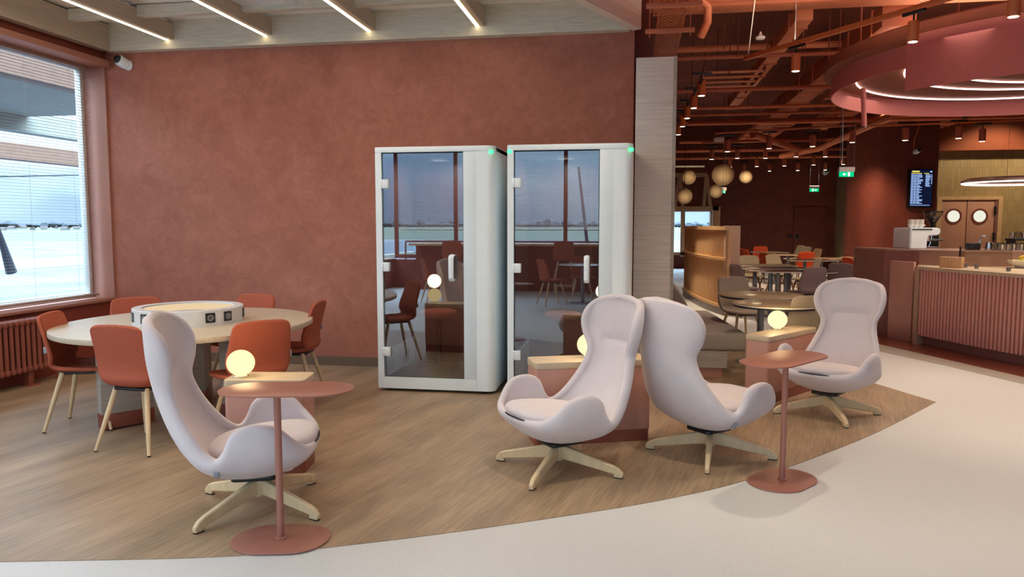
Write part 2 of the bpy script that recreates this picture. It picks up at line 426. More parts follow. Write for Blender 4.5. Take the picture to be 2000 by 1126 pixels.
def shell(rows, nt_, ns, th, bulge=(.62, 1.08, .45, .35), inner=None):
    """padded shell: rows of (centre y,z, edge x,y,z[, k]) lofted along t, mirrored in x, given thickness th"""
    rr = catmull(rows, nt_); P = []
    for r in rr:
        cy, cz, ex, ey, ez = r[:5]; row = []
        for j in range(ns):
            s = -1 + 2 * j / (ns - 1); u = abs(s)
            k0 = (0, cy, cz); k1 = (bulge[0] * ex, cy, cz)
            k2 = (ex * bulge[1], cy + (ey - cy) * bulge[2], cz + (ez - cz) * bulge[3]); k3 = (ex, ey, ez)
            q = [(1 - u) ** 3 * a + 3 * (1 - u) ** 2 * u * b + 3 * (1 - u) * u * u * c + u ** 3 * d for a, b, c, d in zip(k0, k1, k2, k3)]
            row.append(Vector((q[0] * (1 if s >= 0 else -1), q[1], q[2])))
        P.append(row)
    A = lambda i, j: P[min(max(i, 0), nt_ - 1)][min(max(j, 0), ns - 1)]
    N = [[(A(i + 1, j) - A(i - 1, j)).cross(A(i, j + 1) - A(i, j - 1)).normalized() for j in range(ns)] for i in range(nt_)]
    i0 = max(3, round(3.2 * (nt_ - 1) / (len(rows) - 1))); i1_ = nt_ - 1 - max(3, round(2.2 * (nt_ - 1) / (len(rows) - 1)))
    for i in list(range(i0)) + list(range(i1_ + 1, nt_)):
        q_ = i0 if i < i0 else i1_; u_ = i / i0 if i < i0 else (nt_ - 1 - i) / (nt_ - 1 - i1_)
        for j in range(ns): N[i][j] = (N[q_][ns // 2] * (1 - u_) + N[q_][j] * u_).normalized()
    mid = N[nt_ // 3][ns // 2]
    sg = 1 if mid.y > 0 else -1
    bm = B(); V = []; W_ = []
    for i in range(nt_):
        V.append([bm.verts.new(P[i][j]) for j in range(ns)]); row = []
        for j in range(ns):
            t = th
            if inner: t = inner(i / (nt_ - 1), -1 + 2 * j / (ns - 1), th)
            row.append(bm.verts.new(P[i][j] + N[i][j] * sg * t))
        W_.append(row)
    for i in range(nt_ - 1):
        for j in range(ns - 1):
            bm.faces.new((V[i][j], V[i + 1][j], V[i + 1][j + 1], V[i][j + 1]))
            bm.faces.new((W_[i][j], W_[i][j + 1], W_[i + 1][j + 1], W_[i + 1][j]))
    loop = [(i, 0) for i in range(nt_)] + [(nt_ - 1, j) for j in range(1, ns)] + [(i, ns - 1) for i in range(nt_ - 2, -1, -1)] + [(0, j) for j in range(ns - 2, 0, -1)]
    mids = []
    nl = len(loop); outs = []
    for q_, (i, j) in enumerate(loop):
        pa, pb = P[loop[q_ - 1][0]][loop[q_ - 1][1]], P[loop[(q_ + 1) % nl][0]][loop[(q_ + 1) % nl][1]]
        outs.append((pb - pa).cross(N[i][j]).normalized())
    im_ = nt_ // 2
    if outs[im_].dot(P[im_][0] - P[im_][1]) < 0: outs = [-v for v in outs]
    for _ in range(3): outs = [(outs[q_ - 1] + outs[q_] * 2 + outs[(q_ + 1) % nl]).normalized() for q_ in range(nl)]
    for q_, (i, j) in enumerate(loop):
        o = outs[q_].copy()
        o.normalize(); a = V[i][j].co; b = W_[i][j].co; c = (a + b) / 2; h = (b - a).length / 2; dn = (b - a).normalized()
        mids.append([bm.verts.new(c + (o * math.cos(t) + dn * math.sin(t)) * h) for t in (-PI / 4, 0, PI / 4)])
    n = len(loop)
    for k in range(n):
        k2 = (k + 1) % n; a = V[loop[k][0]][loop[k][1]]; a2 = V[loop[k2][0]][loop[k2][1]]; b = W_[loop[k][0]][loop[k][1]]; b2 = W_[loop[k2][0]][loop[k2][1]]
        ch = [a] + mids[k] + [b]; ch2 = [a2] + mids[k2] + [b2]
        for q in range(4): bm.faces.new((ch[q], ch2[q], ch2[q + 1], ch[q + 1]))
    bmesh.ops.recalc_face_normals(bm, faces=bm.faces[:])
    return bm


# ================================================================ THE SETTING
struct('floor', box(B(), -6.2, 13, -4.6, 27, -.12, 0), 'beige', 'pale beige speckled floor running through the whole hall')
edge = [(0, 1097), (440, 1087), (720, 1060), (1000, 1023), (1300, 975), (1500, 925), (1700, 850), (1828, 785)]
ep = [(-5.7, 2.05), (-4.6, 2.35), (-3.6, 2.6)] + [tuple(G(*p)[:2]) for p in edge] + [(2.24, 7.37), (1.7, 8.6), (1.25, 9.6)]
ep += [(-.05, 9.6), (-.05, 7.41), (-5.7, 7.41)]
sm = []
k_ = len(ep) - 6
cur = catmull([list(p) for p in ep[:11]], 70)
struct('floor', prism(B(), [tuple(p) for p in cur] + ep[11:], 0, .004), 'oak', 'brown oak plank floor area with a curved edge under the lounge chairs')
strip_pts = [G(1700, 668), G(1936, 722), G(2080, 755), G(2080, 778), G(2000, 750), G(1849, 714), G(1700, 682)]
st = [(2.9, 11.5)] + [tuple(p[:2]) for p in strip_pts[:3]] + [(4.6, 5.5), (4.25, 5.5)] + [tuple(p[:2]) for p in strip_pts[3:]] + [(2.65, 11.5)]
struct('floor', prism(B(), st, 0, .003), 'strip', 'grey speckled stone strip between the beige floor and the bar')
rf = [(2.9, 11.5)] + [tuple(p[:2]) for p in strip_pts[:3]] + [(4.6, 5.5), (9, 5.5), (9, 11.5)]
struct('floor', prism(B(), rf, 0, .0025), 'redfloor', 'glossy red-brown tiled floor under the bar counter')

WY, WX, WT = 7.41, -5.7, 3.36
struct('wall_back', box(B(), -6.05, -.05, WY, WY + .18, 0, 4.9), 'wall', 'large mottled terracotta plaster feature wall behind the booths')
struct('wall_left', box(box(B(), -6.05, WX, -4.6, WY, 0, .66), -6.05, WX, -4.6, WY, 3.24, 4.9), 'wall_low', 'terracotta wall above and below the left window')
struct('wall_front', box(box(box(B(), 8.9, 13.0, -4.55, -4.3, .66, 3.24), -6.05, 13.0, -4.55, -4.3, 0, .66), -6.05, 13.0, -4.55, -4.3, 3.24, 4.9), 'wall_low', 'terracotta wall above and below the windows opposite the booths')
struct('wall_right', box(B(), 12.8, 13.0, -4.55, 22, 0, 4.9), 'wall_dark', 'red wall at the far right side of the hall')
struct('baseboard_back', box(B(), -5.7, -.05, WY - .015, WY, .004, .1), mat('base_board', srgb(112, 92, 76), .5), 'low brown baseboard along the terracotta wall')
struct('trim_1', box(B(), -6.0, WX, WY - .03, WY - .002, .69, 3.24), 'wall_pink', 'pink window reveal beside the terracotta wall')
struct('trim_2', box(B(), -6.0, -5.66, -4.3, WY - .03, .66, .69, .006), 'wall_pink', 'narrow pink window sill above the radiator')
struct('trim_3', box(B(), -5.98, -5.6, -4.3, WY - .03, 3.18, 3.24, .004), 'wall_pink', 'pink curtain box along the top of the left window')
struct('ceiling', prism(B(), [(-6.05, -4.5), (4.5, -4.5), (4.5, -.5), (-.6, 6.0), (-.05, 7.41), (-6.05, 7.41)], 3.62, 3.70), 'ceil', 'pale painted ceiling above the wooden lattice')
struct('ceiling', box(B(), -6.2, 13, -4.6, 27, 4.9, 5.0), 'ceildark', 'dark oxide-red open ceiling above the cafe')


def window(name, label, axis, fixed, a0, a1, z0, z1, posts, fw=.05):
    t = bpy.data.objects.new(name, None); sc.collection.objects.link(t); t['kind'] = 'structure'; t['label'] = label
    fr = B()
    def bb(bm, u0, u1, w0, w1, d=.03):
        if axis == 'X': box(bm, fixed - d, fixed + d, u0, u1, w0, w1, .004)
        else: box(bm, u0, u1, fixed - d, fixed + d, w0, w1, .004)
    bb(fr, a0, a1, z0, z0 + fw); bb(fr, a0, a1, z1 - fw, z1)
    for p in [a0 + fw / 2, a1 - fw / 2] + posts: bb(fr, p - fw / 2, p + fw / 2, z0 + fw, z1 - fw, .035)
    obj('window_frame', fr, 'rim' if axis == 'X' else 'plinth', t)
    g = B()
    if axis == 'X': box(g, fixed - .004, fixed + .004, a0 + .02, a1 - .02, z0 + .02, z1 - .02)
    else: box(g, a0 + .02, a1 - .02, fixed - .004, fixed + .004, z0 + .02, z1 - .02)
    obj('pane', g, 'glass', t); return t


window('window_1', 'tall window on the left with a view of the snowy airfield', 'X', -5.99, -4.2, 7.37, .69, 3.2, [4.3, 1.6, -1.2], .045)
wp = [-4.2, -1.62, 1.2, 4.0, 6.6]
window('window_2', 'row of windows opposite the booths, seen mirrored in their glass', 'Y', -4.42, -5.7, 8.9, .69, 3.24, wp, .09)


def blind(name, label, axis, fixed, a0, a1, z0, z1, pitch=.03, tilt=2, cords=()):
    t = thing(name, label, 'blind', (fixed if axis == 'X' else (a0 + a1) / 2, (a0 + a1) / 2 if axis == 'X' else fixed, z0), 0, 'venetian blinds in the windows')
    L = (a1 - a0) / 2; bm = B(); h = .009; ti = R(tilt)
    n = int((z1 - z0 - .06) / pitch)
    for i in range(n):
        z = .03 + i * pitch; dx = h * math.cos(ti); dz = h * math.sin(ti)
        for q in ((-dx, -dz, dx, dz),):
            if axis == 'X': P = [(q[0], -L, z + q[1]), (q[2], -L, z + q[3]), (q[2], L, z + q[3]), (q[0], L, z + q[1])]
            else: P = [(-L, q[0], z + q[1]), (-L, q[2], z + q[3]), (L, q[2], z + q[3]), (L, q[0], z + q[1])]
            e = .0011
            lo = [bm.verts.new((p[0], p[1], p[2])) for p in P]; hi = [bm.verts.new((p[0], p[1], p[2] + e)) for p in P]
            bm.faces.new(lo[::-1]); bm.faces.new(hi)
            for k in range(4): bm.faces.new((lo[k], lo[(k + 1) % 4], hi[(k + 1) % 4], hi[k]))
    obj('slats', bm, 'slat', t)
    rl = B(); s = (-.014, .014, -L, L) if axis == 'X' else (-L, L, -.014, .014)
    box(rl, *s, z1 - z0 - .035, z1 - z0, .002); obj('head_rail', rl, 'slat', t)
    rl = B(); box(rl, *s, 0, .018, .002); obj('bottom_rail', rl, 'slat', t)
    c = B()
    for p in cords:
        p = -L + p * 2 * L
        xy = (0.013, p) if axis == 'X' else (p, .013)
        tube(c, [(*xy, .01), (*xy, z1 - z0 - .02)], .0014, 5)
    obj('cords', c, 'rim', t)
    return t


blind('window_blind', 'open venetian blind in the tall left window beside the terracotta wall', 'X', -5.86, 4.4, 7.33, .72, 3.18, cords=(.1, .3, .5, .7, .9))
blind('window_blind', 'venetian blind in the left window, next one towards the viewer', 'X', -5.86, 1.7, 4.3, .72, 3.18, cords=(.15, .5, .85))
blind('window_blind', 'venetian blind in the left window, nearest the hall corner', 'X', -5.86, -1.1, 1.6, .72, 3.18, cords=(.15, .5, .85))
xs = [-5.6] + wp
for i in range(5):
    blind('window_blind', ('first', 'second', 'third', 'fourth', 'fifth')[i] + ' venetian blind from the corner, mirrored in the booth glass', 'Y', -4.34, xs[i] + .06, xs[i + 1] - .06, 1.35, 3.2, pitch=.034, tilt=-20, cords=(.2, .5, .8))

# ---- lattice under the pale ceiling: long beams carry the LED strips
d0 = Vector((-.07, 7.36)); dv = (Vector((-.6, 6.21)) - d0).normalized(); dn_ = Vector((-dv.y, dv.x))
def on_diag(y): return d0.x + (y - d0.y) / dv.y * dv.x
BX = [(-4.9), (-3.80), (-2.69), (-1.58)]
bm = B(); box(bm, -5.62, on_diag(7.3), WY - .11, WY, 3.33, 3.62); struct('beam', bm, 'lattice', '')
o = bpy.data.objects['beam']; o['label'] = 'grey oak beam running along the top of the terracotta wall'; o['category'] = 'beam'; del o['kind']
tag(obj('beam', box(B(), -5.66, -5.56, -4.2, WY - .11, 3.33, 3.6), 'lattice_y'), 'grey oak beam above the left window, parallel to the glass', 'beam')
pd = [d0, d0 + dv * 9.0, d0 + dv * 9.0 + dn_ * .09, d0 + dn_ * .09]
tag(obj('beam', prism(B(), [tuple(p) for p in pd], 3.33, 3.95), 'panelwood'), 'diagonal oak fascia closing the ceiling lattice on the right', 'beam')
for i, x in enumerate(BX):
    ye = -3.8
    nm = ('leftmost', 'second from the left', 'third from the left', 'rightmost')[i]
    if x > -2: ye = max(ye, d0.y + (x - d0.x) / dv.x * dv.y + .15)
    if -3 < x < -2: ye = max(ye, d0.y + (x - d0.x) / dv.x * dv.y + .15)
    t = thing('led_beam', 'oak ceiling beam with a warm light strip, ' + nm, 'beam', (x, WY - .11, 3.42), 0, 'lit beams of the ceiling lattice')
    L = WY - .11 - ye
    obj('beam_body', box(B(), 0, .09, -L, 0, 0, .16), 'lattice_y', t)
    obj('light_strip', box(B(), .002, .034, -L + .02, -.005, -.006, 0), 'led', t)
    light('beam_glow', 'AREA', (x + .018, WY - .9 - L / 2, 3.408), 11 * L / 4, (1, .88, .74), .03, sy=L - .9)
for j, y in enumerate((6.72, 5.55, 4.3, 3.0)):
    xa = -5.56
    for i, x in enumerate(BX + [on_diag(y) - .04]):
        if x > on_diag(y): x = on_diag(y)
        if x - xa > .15:
            tag(obj('batten', box(B(), xa, x, y, y + .07, 3.50, 3.61), 'lattice'), 'short oak batten between the lit beams, row %s' % ('nearest the wall', 'second from the wall', 'third from the wall', 'fourth from the wall')[j], 'batten', 'oak cross battens of the lattice')
        xa = x + .09
# ceiling cassette, sprinkler, camera
p = G(522, 2, 3.62); t = thing('air_conditioner', 'white ceiling cassette air conditioner above the lattice', 'air conditioner', (p.x, p.y - .30, 3.56))
obj('housing', prism(B(), rrect(-.45, .45, -.45, .45, .04), 0, .06, .01), 'ceil', t)
obj('grille', box(B(), -.26, .26, -.26, .26, -.012, 0, .005), 'white', t)
for k in range(4):
    obj('vent_flap', box(B(), -.24, .24, .33, .38, -.014, 0, .003, mtx=Matrix.Rotation(PI / 2 * k, 4, 'Z')), 'whitedim', t)
p = G(235, 3, 3.62); t = thing('sprinkler', 'small chrome fire sprinkler on the pale ceiling', 'sprinkler', (p.x, p.y, 3.62))
obj('rosette', lathe(B(), [(0, 0), (.03, 0), (.025, -.012), (0, -.012)]), 'chrome', t)
obj('nozzle', lathe(B(), [(0, -.012), (.008, -.012), (.008, -.035), (.016, -.04), (0, -.042)]), 'chrome', t)
p = Vector((-5.38, WY, 3.15))
def dome_camera(name, label, loc, s=1, rz=0):
    t = thing(name, label, 'security camera', loc, rz); tilt = Matrix.Rotation(R(68), 4, 'X') @ Matrix.Scale(s, 4)
    obj('mount', lathe(B(), [(0, 0), (.055, 0), (.055, .02), (.048, .03), (0, .03)], 28, Matrix.Rotation(PI / 2, 4, 'X') @ Matrix.Scale(s, 4)), 'white', t)
    m = Matrix.Translation((0, -.03 * s, 0)) @ tilt
    obj('housing', lathe(B(), [(0, -.01), (.05, 0), (.056, .02), (.058, .085), (.054, .10), (.045, .104), (.0, .104)], 32, m), 'white', t)
    obj('lens_dome', lathe(B(), [(.044, .104), (.042, .118), (.034, .133), (.018, .143), (0, .146)], 32, m), 'black', t)
    return t
dome_camera('security_camera', 'white dome camera high in the corner of the terracotta wall', (-5.42, WY, 3.2), 1.0, R(-20))
tag(obj('light_switch', box(B(), -.35, -.29, WY - .012, WY, 1.1, 1.18, .004), 'white'), 'small white wall switch', 'switch') if False else None

# ---- radiator
p0 = Vector((-5.55, 6.25, 0)); t = thing('radiator', 'brown cast iron column radiator under the left window', 'radiator', (-5.56, 4.7, 0))
for k in range(52):
    y = 1.50 - k * .062; bm = B()
    for dx in (-.055, 0, .055):
        pts = [(dx, y, .17), (dx, y, .6)]
        tube(bm, pts, .0185, 8)
    box(bm, -.08, .08, y - .024, y + .024, .575, .63, .018); box(bm, -.08, .08, y - .024, y + .024, .145, .20, .018)
    obj('radiator_section', bm, 'rad', t)
for y in (1.3, 0, -1.3):
    obj('foot', box(box(B(), -.03, .03, y - .03, y + .03, .012, .15, .005), -.07, .07, y - .06, y + .06, .0, .014, .004), 'rad', t)
bm = B(); tube(bm, [(0, 1.52, .17), (0, 1.62, .17), (0, 1.64, .12), (0, 1.64, 0)], .014, 10); obj('pipe', bm, 'rad', t)

# ---- outside
def outside(name, bm, m, label, cat, group=None, kind=None, angle=35): return tag(obj(name, bm, m, None, angle), label, cat, group, kind)
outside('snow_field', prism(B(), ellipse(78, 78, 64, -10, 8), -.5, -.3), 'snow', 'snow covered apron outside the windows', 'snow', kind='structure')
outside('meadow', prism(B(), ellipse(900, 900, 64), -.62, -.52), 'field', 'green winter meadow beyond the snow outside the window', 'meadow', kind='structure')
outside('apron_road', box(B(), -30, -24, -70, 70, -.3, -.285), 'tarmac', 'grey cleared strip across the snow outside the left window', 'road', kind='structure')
rnd = random.Random(3)
outside('kerb', box(B(), -13.2, -12.9, -30, 40, -.3, -.12), 'canopylight', 'low concrete kerb running across the snow outside the left window', 'kerb')
for k in range(5):
    outside('bollard', lathe(B(), [(0, -.3), (.06, -.3), (.06, .25), (0, .28)], 10, Matrix.Translation((-14.5, -2 + 5.5 * k, 0))), 'bark', 'short dark bollard in the snow beyond the kerb', 'bollard', 'bollards in the snow')
bm = B()
for k in range(1500):
    a = 2 * PI * k / 1500; r = 420 + rnd.uniform(-15, 15); h = rnd.uniform(1.2, 3.2) + (1.5 if rnd.random() < .15 else 0)
    lathe(bm, [(0, -.5), (rnd.uniform(1.2, 2.2), .5), (rnd.uniform(1.5, 2.6), h * .5), (1.2, h * .85), (0, h)], 6, Matrix.Translation((r * math.cos(a), r * math.sin(a), 0)))
outside('tree_belt', bm, 'treeline', 'distant grey belt of trees on the horizon', 'trees', kind='stuff')
for k in range(9):
    px = 2 + k * 21 + rnd.uniform(-3, 3); q = D(px, 437, 225 + (k % 3) * 30); s = rnd.uniform(.2, .3)
    t = thing('house', 'small pale house with a dark roof on the snowy horizon', 'house', (q.x, q.y, -.52), rnd.uniform(0, 3), 'distant houses outside the left window')
    obj('house_wall', box(B(), -4 * s, 4 * s, -3 * s, 3 * s, 0, 2.7 * s), 'house', t)
    bm = B(); v = [bm.verts.new(c) for c in ((-4.4 * s, -3.4 * s, 2.6 * s), (4.4 * s, -3.4 * s, 2.6 * s), (4.4 * s, 3.4 * s, 2.6 * s), (-4.4 * s, 3.4 * s, 2.6 * s), (-4.4 * s, 0, 5 * s), (4.4 * s, 0, 5 * s))]
    for f in ((0, 1, 5, 4), (2, 3, 4, 5), (0, 4, 3), (1, 2, 5), (3, 2, 1, 0)): bm.faces.new([v[i] for i in f])
    obj('roof', bm, 'roof', t)
t = thing('entrance_canopy', 'brown and grey canopy outside the left window', 'canopy', (-9.5, 6, 0))
obj('fascia', box(B(), -.15, .15, -9, 9.5, 3.75, 4.15), 'canopy', t)
obj('soffit', box(B(), -4.5, -.15, -9, 9.5, 3.98, 4.12), 'canopylight', t)
obj('rear_fascia', box(B(), -4.9, -4.5, -9, 12.0, 3.62, 4.1), 'canopylight', t)
obj('rear_beam', box(B(), -8.5, -8.1, -9, 16, 3.35, 3.8), 'canopy', t)
for y in (-6, 1.2):
    bm = B(); tube(bm, [(-3.2, y + .3, -.3), (-4.4, y + 1.2, 3.7)], .11, 10); obj('canopy_post', bm, 'bark', t)
for k, (px, py, q2, dep, lab) in enumerate(((171, 345, (192, 405), 11.5, 'short slanted dark steel post outside, near the window edge'), (-6, 440, (22, 530), 12.5, 'thick slanted dark post standing in the snow at the far left'))):
    a = D(px, py, dep); b = D(q2[0], q2[1], dep + .3); bm = B(); tube(bm, [a, b, b + (b - a) * .02], [.03, .05 + k * .035, .06 + k * .03], 8)
    outside('slanted_post', bm, 'bark', lab, 'post')
a = D(-60, 346, 13); b = D(186, 341, 13); bm = B(); tube(bm, [a, b], .012, 6); outside('steel_cable', bm, 'greymetal', 'thin horizontal steel cable stretched outside the window', 'cable')
for x in (-3.9, -1.2, .4):     # slanted poles behind, mirrored in the booths
    bm = B(); tube(bm, [(x, -8, -.3), (x - .35, -7.2, 3.0)], [.06, .03], 8); outside('slanted_post', bm, 'bark', 'dark slanted steel pole outside the windows opposite the booths', 'post', 'slanted poles mirrored in the booths')
t = thing('terrace_railing', 'dark red terrace railing outside the windows opposite the booths', 'railing', (0, -6.2, -.3))
obj('top_rail', box(B(), -6, 8, -.025, .025, 1.32, 1.37), 'plinth', t)
for x in range(-6, 9, 2): obj('railing_post', box(B(), x - .02, x + .02, -.02, .02, 0, 1.32), 'plinth', t)


# ================================================================ PHONE BOOTHS
def booth(x0, x1, label, leds):
    W_ = x1 - x0; Dp = .98; H = 2.17; t = thing('phone_booth', label, 'booth', (x0, 6.33, 0), 0, 'white phone booths')
    dx0, dx1 = .055, .785; z0, z1 = .13, 2.12
    s = W_ / 1.06
    dx0 *= s; dx1 *= s
    # outer shell: rounded plan, hollow
    bm = B(); r = .075
    outl = rrect(0, W_, 0, Dp, r, 6)
    # left wall, right wall, back, top, bottom, front frame
    box(bm, 0, .035, .03, Dp, .03, H, .008); obj('side_panel', bm, 'white', t)
    bm = B(); box(bm, W_ - .035, W_, .06, Dp, .03, H - .002, .008)
    obj('side_panel', bm, 'white', t)
    bm = B(); prism(bm, [(0, .0), (W_ - r, 0)] + [(W_ - r + r * math.sin(a), r - r * math.cos(a)) for a in [PI / 2 * k / 8 for k in range(1, 9)]] + [(W_, Dp), (0, Dp)], H - .05, H, .008)
    obj('roof', bm, 'white', t)
    bm = B(); box(bm, 0, dx0, 0, .045, .03, H - .05, 0); box(bm, dx0, dx1, 0, .045, z1, H - .05, 0); box(bm, dx0, W_ - .162 * s, 0, .05, .03, z0, 0)
    obj('front_frame', bm, 'white', t)
    bm = B(); box(bm, dx1, W_ - .16 * s, .002, .05, z0, H - .05, .002); obj('front_panel', bm, 'whitedim', t)
    bm = B(); box(bm, W_ - .16 * s, W_ - r, 0, .04, .03, H - .05, 0)
    pr = [(W_ - r, 0)] + [(W_ - r + r * math.sin(a), r - r * math.cos(a)) for a in [PI / 2 * k / 10 for k in range(1, 11)]]
    prism(bm, pr + [(W_ - .035, r), (W_ - r, .04)], .03, H - .05); obj('corner_post', bm, 'white', t)
    obj('floor_panel', box(B(), .03, W_ - .03, .04, Dp - .02, .035, .12), 'carpet', t)
    obj('rear_panel', box(B(), .035, W_ - .035, Dp - .05, Dp - .01, .12, H - .05), 'boothback', t)
    bm = B(); box(bm, .035, .05, .05, Dp - .05, .12, H - .05); obj('lining', bm, 'felt', t)
    bm = B(); box(bm, dx1 + .03, dx1 + .045, .05, Dp - .05, .12, H - .05); obj('lining', bm, 'innerdark', t)
    obj('ceiling_lining', box(B(), .05, W_ - .05, .05, Dp - .05, H - .06, H - .05), 'innerdark', t)
    obj('added_lamp_disc', lathe(B(), [(0, H - .075), (.07, H - .075), (.075, H - .06), (0, H - .06)], 24, Matrix.Translation((W_ * .42, .5, 0))), 'rim', t)  # disc added as a body for the fill light below
    light('added_booth_fill', 'AREA', (x0 + W_ * .42, 6.33 + .5, H - .08), 5, (1, .93, .84), .14)  # added light to bring out the stool; no lamp shows in here
    k = obj('kick_panel', box(B(), .05, .058, .055, Dp - .05, .12, .36), 'whitedim', t)
    bm = B()
    for y in (.12, .2, .62, .7):
        for q in range(5): box(bm, .0575, .0595, y, y + .045, .15 + q * .022, .158 + q * .022)
    obj('vents', bm, 'black', k)
    # glass door
    dr = obj('door', box(B(), dx0 + .008, dx1 - .006, .018, .026, z0 + .006, z1 - .006), 'boothglass', t)
    bm = B(); box(bm, dx0, dx0 + .014, .03, .045, z0, z1); box(bm, dx1 - .012, dx1, .03, .045, z0, z1); box(bm, dx0, dx1, .03, .045, z1 - .014, z1); box(bm, dx0, dx1, .03, .045, z0, z0 + .012)
    obj('gasket', bm, 'black', t)
    for z in (.36, 1.12, 1.85):
        bm = B(); box(bm, dx0 - .004, dx0 + .062, -.008, .04, z - .04, z + .04, .005); box(bm, dx0 - .012, dx0 + .01, -.013, .01, z - .034, z + .034, .004); obj('hinge', bm, 'white', dr)
    hx = dx1 - .1
    bm = B(); pts = [(hx, .01, 1.01), (hx, -.035, 1.012), (hx, -.05, 1.03), (hx, -.052, 1.12), (hx, -.05, 1.205), (hx, -.035, 1.222), (hx, .01, 1.225)]
    tube(bm, pts, .012, 10); bmesh.ops.scale(bm, vec=(2.0, 1, 1), space=Matrix.Translation((-hx, 0, 0)), verts=bm.verts)
    obj('handle', bm, 'white', dr)
    for lx in leds:
        obj('status_light', box(B(), lx - .018, lx + .018, -.004, .004, 2.10, 2.128, .003), 'greenled', t)
    for x in (.08, W_ - .1):
        for y in (.08, Dp - .1):
            obj('foot', lathe(B(), [(0, .0), (.03, 0), (.03, .03), (0, .03)], 16, Matrix.Translation((x, y, 0))), 'black', t)
    return t


booth(-2.28, -1.21, 'left white phone booth with a glass door, standing against the terracotta wall', (1.04,))
booth(-1.10, -.04, 'right white phone booth with a glass door, beside the tall wood panel', (.018, 1.045))


def stool(x, y, label):
    t = thing('stool', label, 'stool', (x, y, .12), R(20), 'stools inside the phone booths')
    obj('base', lathe(B(), [(0, 0), (.19, 0), (.2, .01), (.16, .025), (.05, .045), (.03, .06), (0, .06)], 36), 'black', t)
    obj('column', lathe(B(), [(0, .06), (.035, .06), (.03, .1), (.024, .3), (.024, .38), (.03, .43), (.08, .475), (.14, .49), (0, .49)], 24), 'black', t)
    obj('seat', lathe(B(), [(0, .485), (.13, .487), (.165, .505), (.175, .535), (.165, .555), (.13, .568), (.08, .566), (0, .558)], 36, sx=1.0, sy=.92), 'terra', t)
    bm = B(); tube(bm, [(.05, 0, .47), (.12, -.02, .45), (.15, -.03, .42)], [.01, .012, .018], 8); obj('lever', bm, 'black', t)


stool(-1.86, 6.87, 'red topped stool inside the left booth')
stool(-.67, 6.87, 'red topped stool inside the right booth')


# ================================================================ LOUNGE CHAIRS
LR = [(-.540, 1.062, .015, -.540, 1.062), (-.543, 1.060, .10, -.534, 1.061), (-.546, 1.054, .175, -.510, 1.054), (-.549, 1.038, .234, -.470, 1.032), (-.55, 1.0, .268, -.428, .985), (-.547, .94, .281, -.396, .91),
      (-.54, .86, .262, -.392, .825), (-.525, .77, .222, -.398, .745), (-.50, .68, .226, -.375, .67), (-.46, .58, .257, -.33, .58),
      (-.41, .48, .288, -.27, .495), (-.345, .39, .317, -.21, .43), (-.265, .315, .338, -.158, .405), (-.16, .26, .352, -.115, .44),
      (-.05, .24, .362, -.075, .515), (.05, .242, .368, -.01, .55), (.11, .252, .367, .07, .552), (.165, .27, .355, .14, .53),
      (.215, .295, .33, .205, .475), (.26, .33, .28, .262, .43), (.285, .358, .21, .292, .408), (.298, .375, .12, .304, .394), (.305, .385, .015, .308, .388)]

LR = [(a + .04 * max(0, b - .3), b - .055 + .03 * (b - .24) / .82, c, d + .04 * max(0, e - .3), e - .055 + .03 * (e - .24) / .82) for a, b, c, d, e in LR]


def lounge_inner(t, s, th):
    # t ~ .24 is the neck line; a shallow pinched crease across the middle
    a = .024 * math.exp(-((t - .305) / .010) ** 2) * (1 if abs(s) < .42 else math.exp(-((abs(s) - .42) / .08) ** 2))
    b = .010 * math.exp(-((t - .24) / .06) ** 2) * math.exp(-(s / .5) ** 2)
    return th - a + b


def wood_leg(ang):
    bm = B(); R0 = .43
    prof = [(0.0, .072, .055, .036), (.06, .068, .053, .036), (.24, .04, .040, .034), (.36, .022, .031, .03), (.39, .014, .028, .028), (.415, .012, .020, .024)]
    rings = []
    for r, z, h, wd in prof:
        z0 = z; z1 = z + h * 1.55
        if r > .39: z1 = z + h
        w2 = wd / 2; c = .006
        rings.append([bm.verts.new((r, y, z_)) for y, z_ in ((-w2 + c, z0), (w2 - c, z0), (w2, z0 + c), (w2, z1 - c), (w2 - c, z1), (-w2 + c, z1), (-w2, z1 - c), (-w2, z0 + c))])
    for a, b in zip(rings, rings[1:]):
        for k in range(8): bm.faces.new((a[k], a[(k + 1) % 8], b[(k + 1) % 8], b[k]))
    bm.faces.new(rings[0][::-1]); bm.faces.new(rings[-1])
    box(bm, .36, .412, -.013, .013, .004, .03, .003)
    bmesh.ops.rotate(bm, cent=(0, 0, 0), matrix=Matrix.Rotation(ang, 3, 'Z'), verts=bm.verts)
    return bm


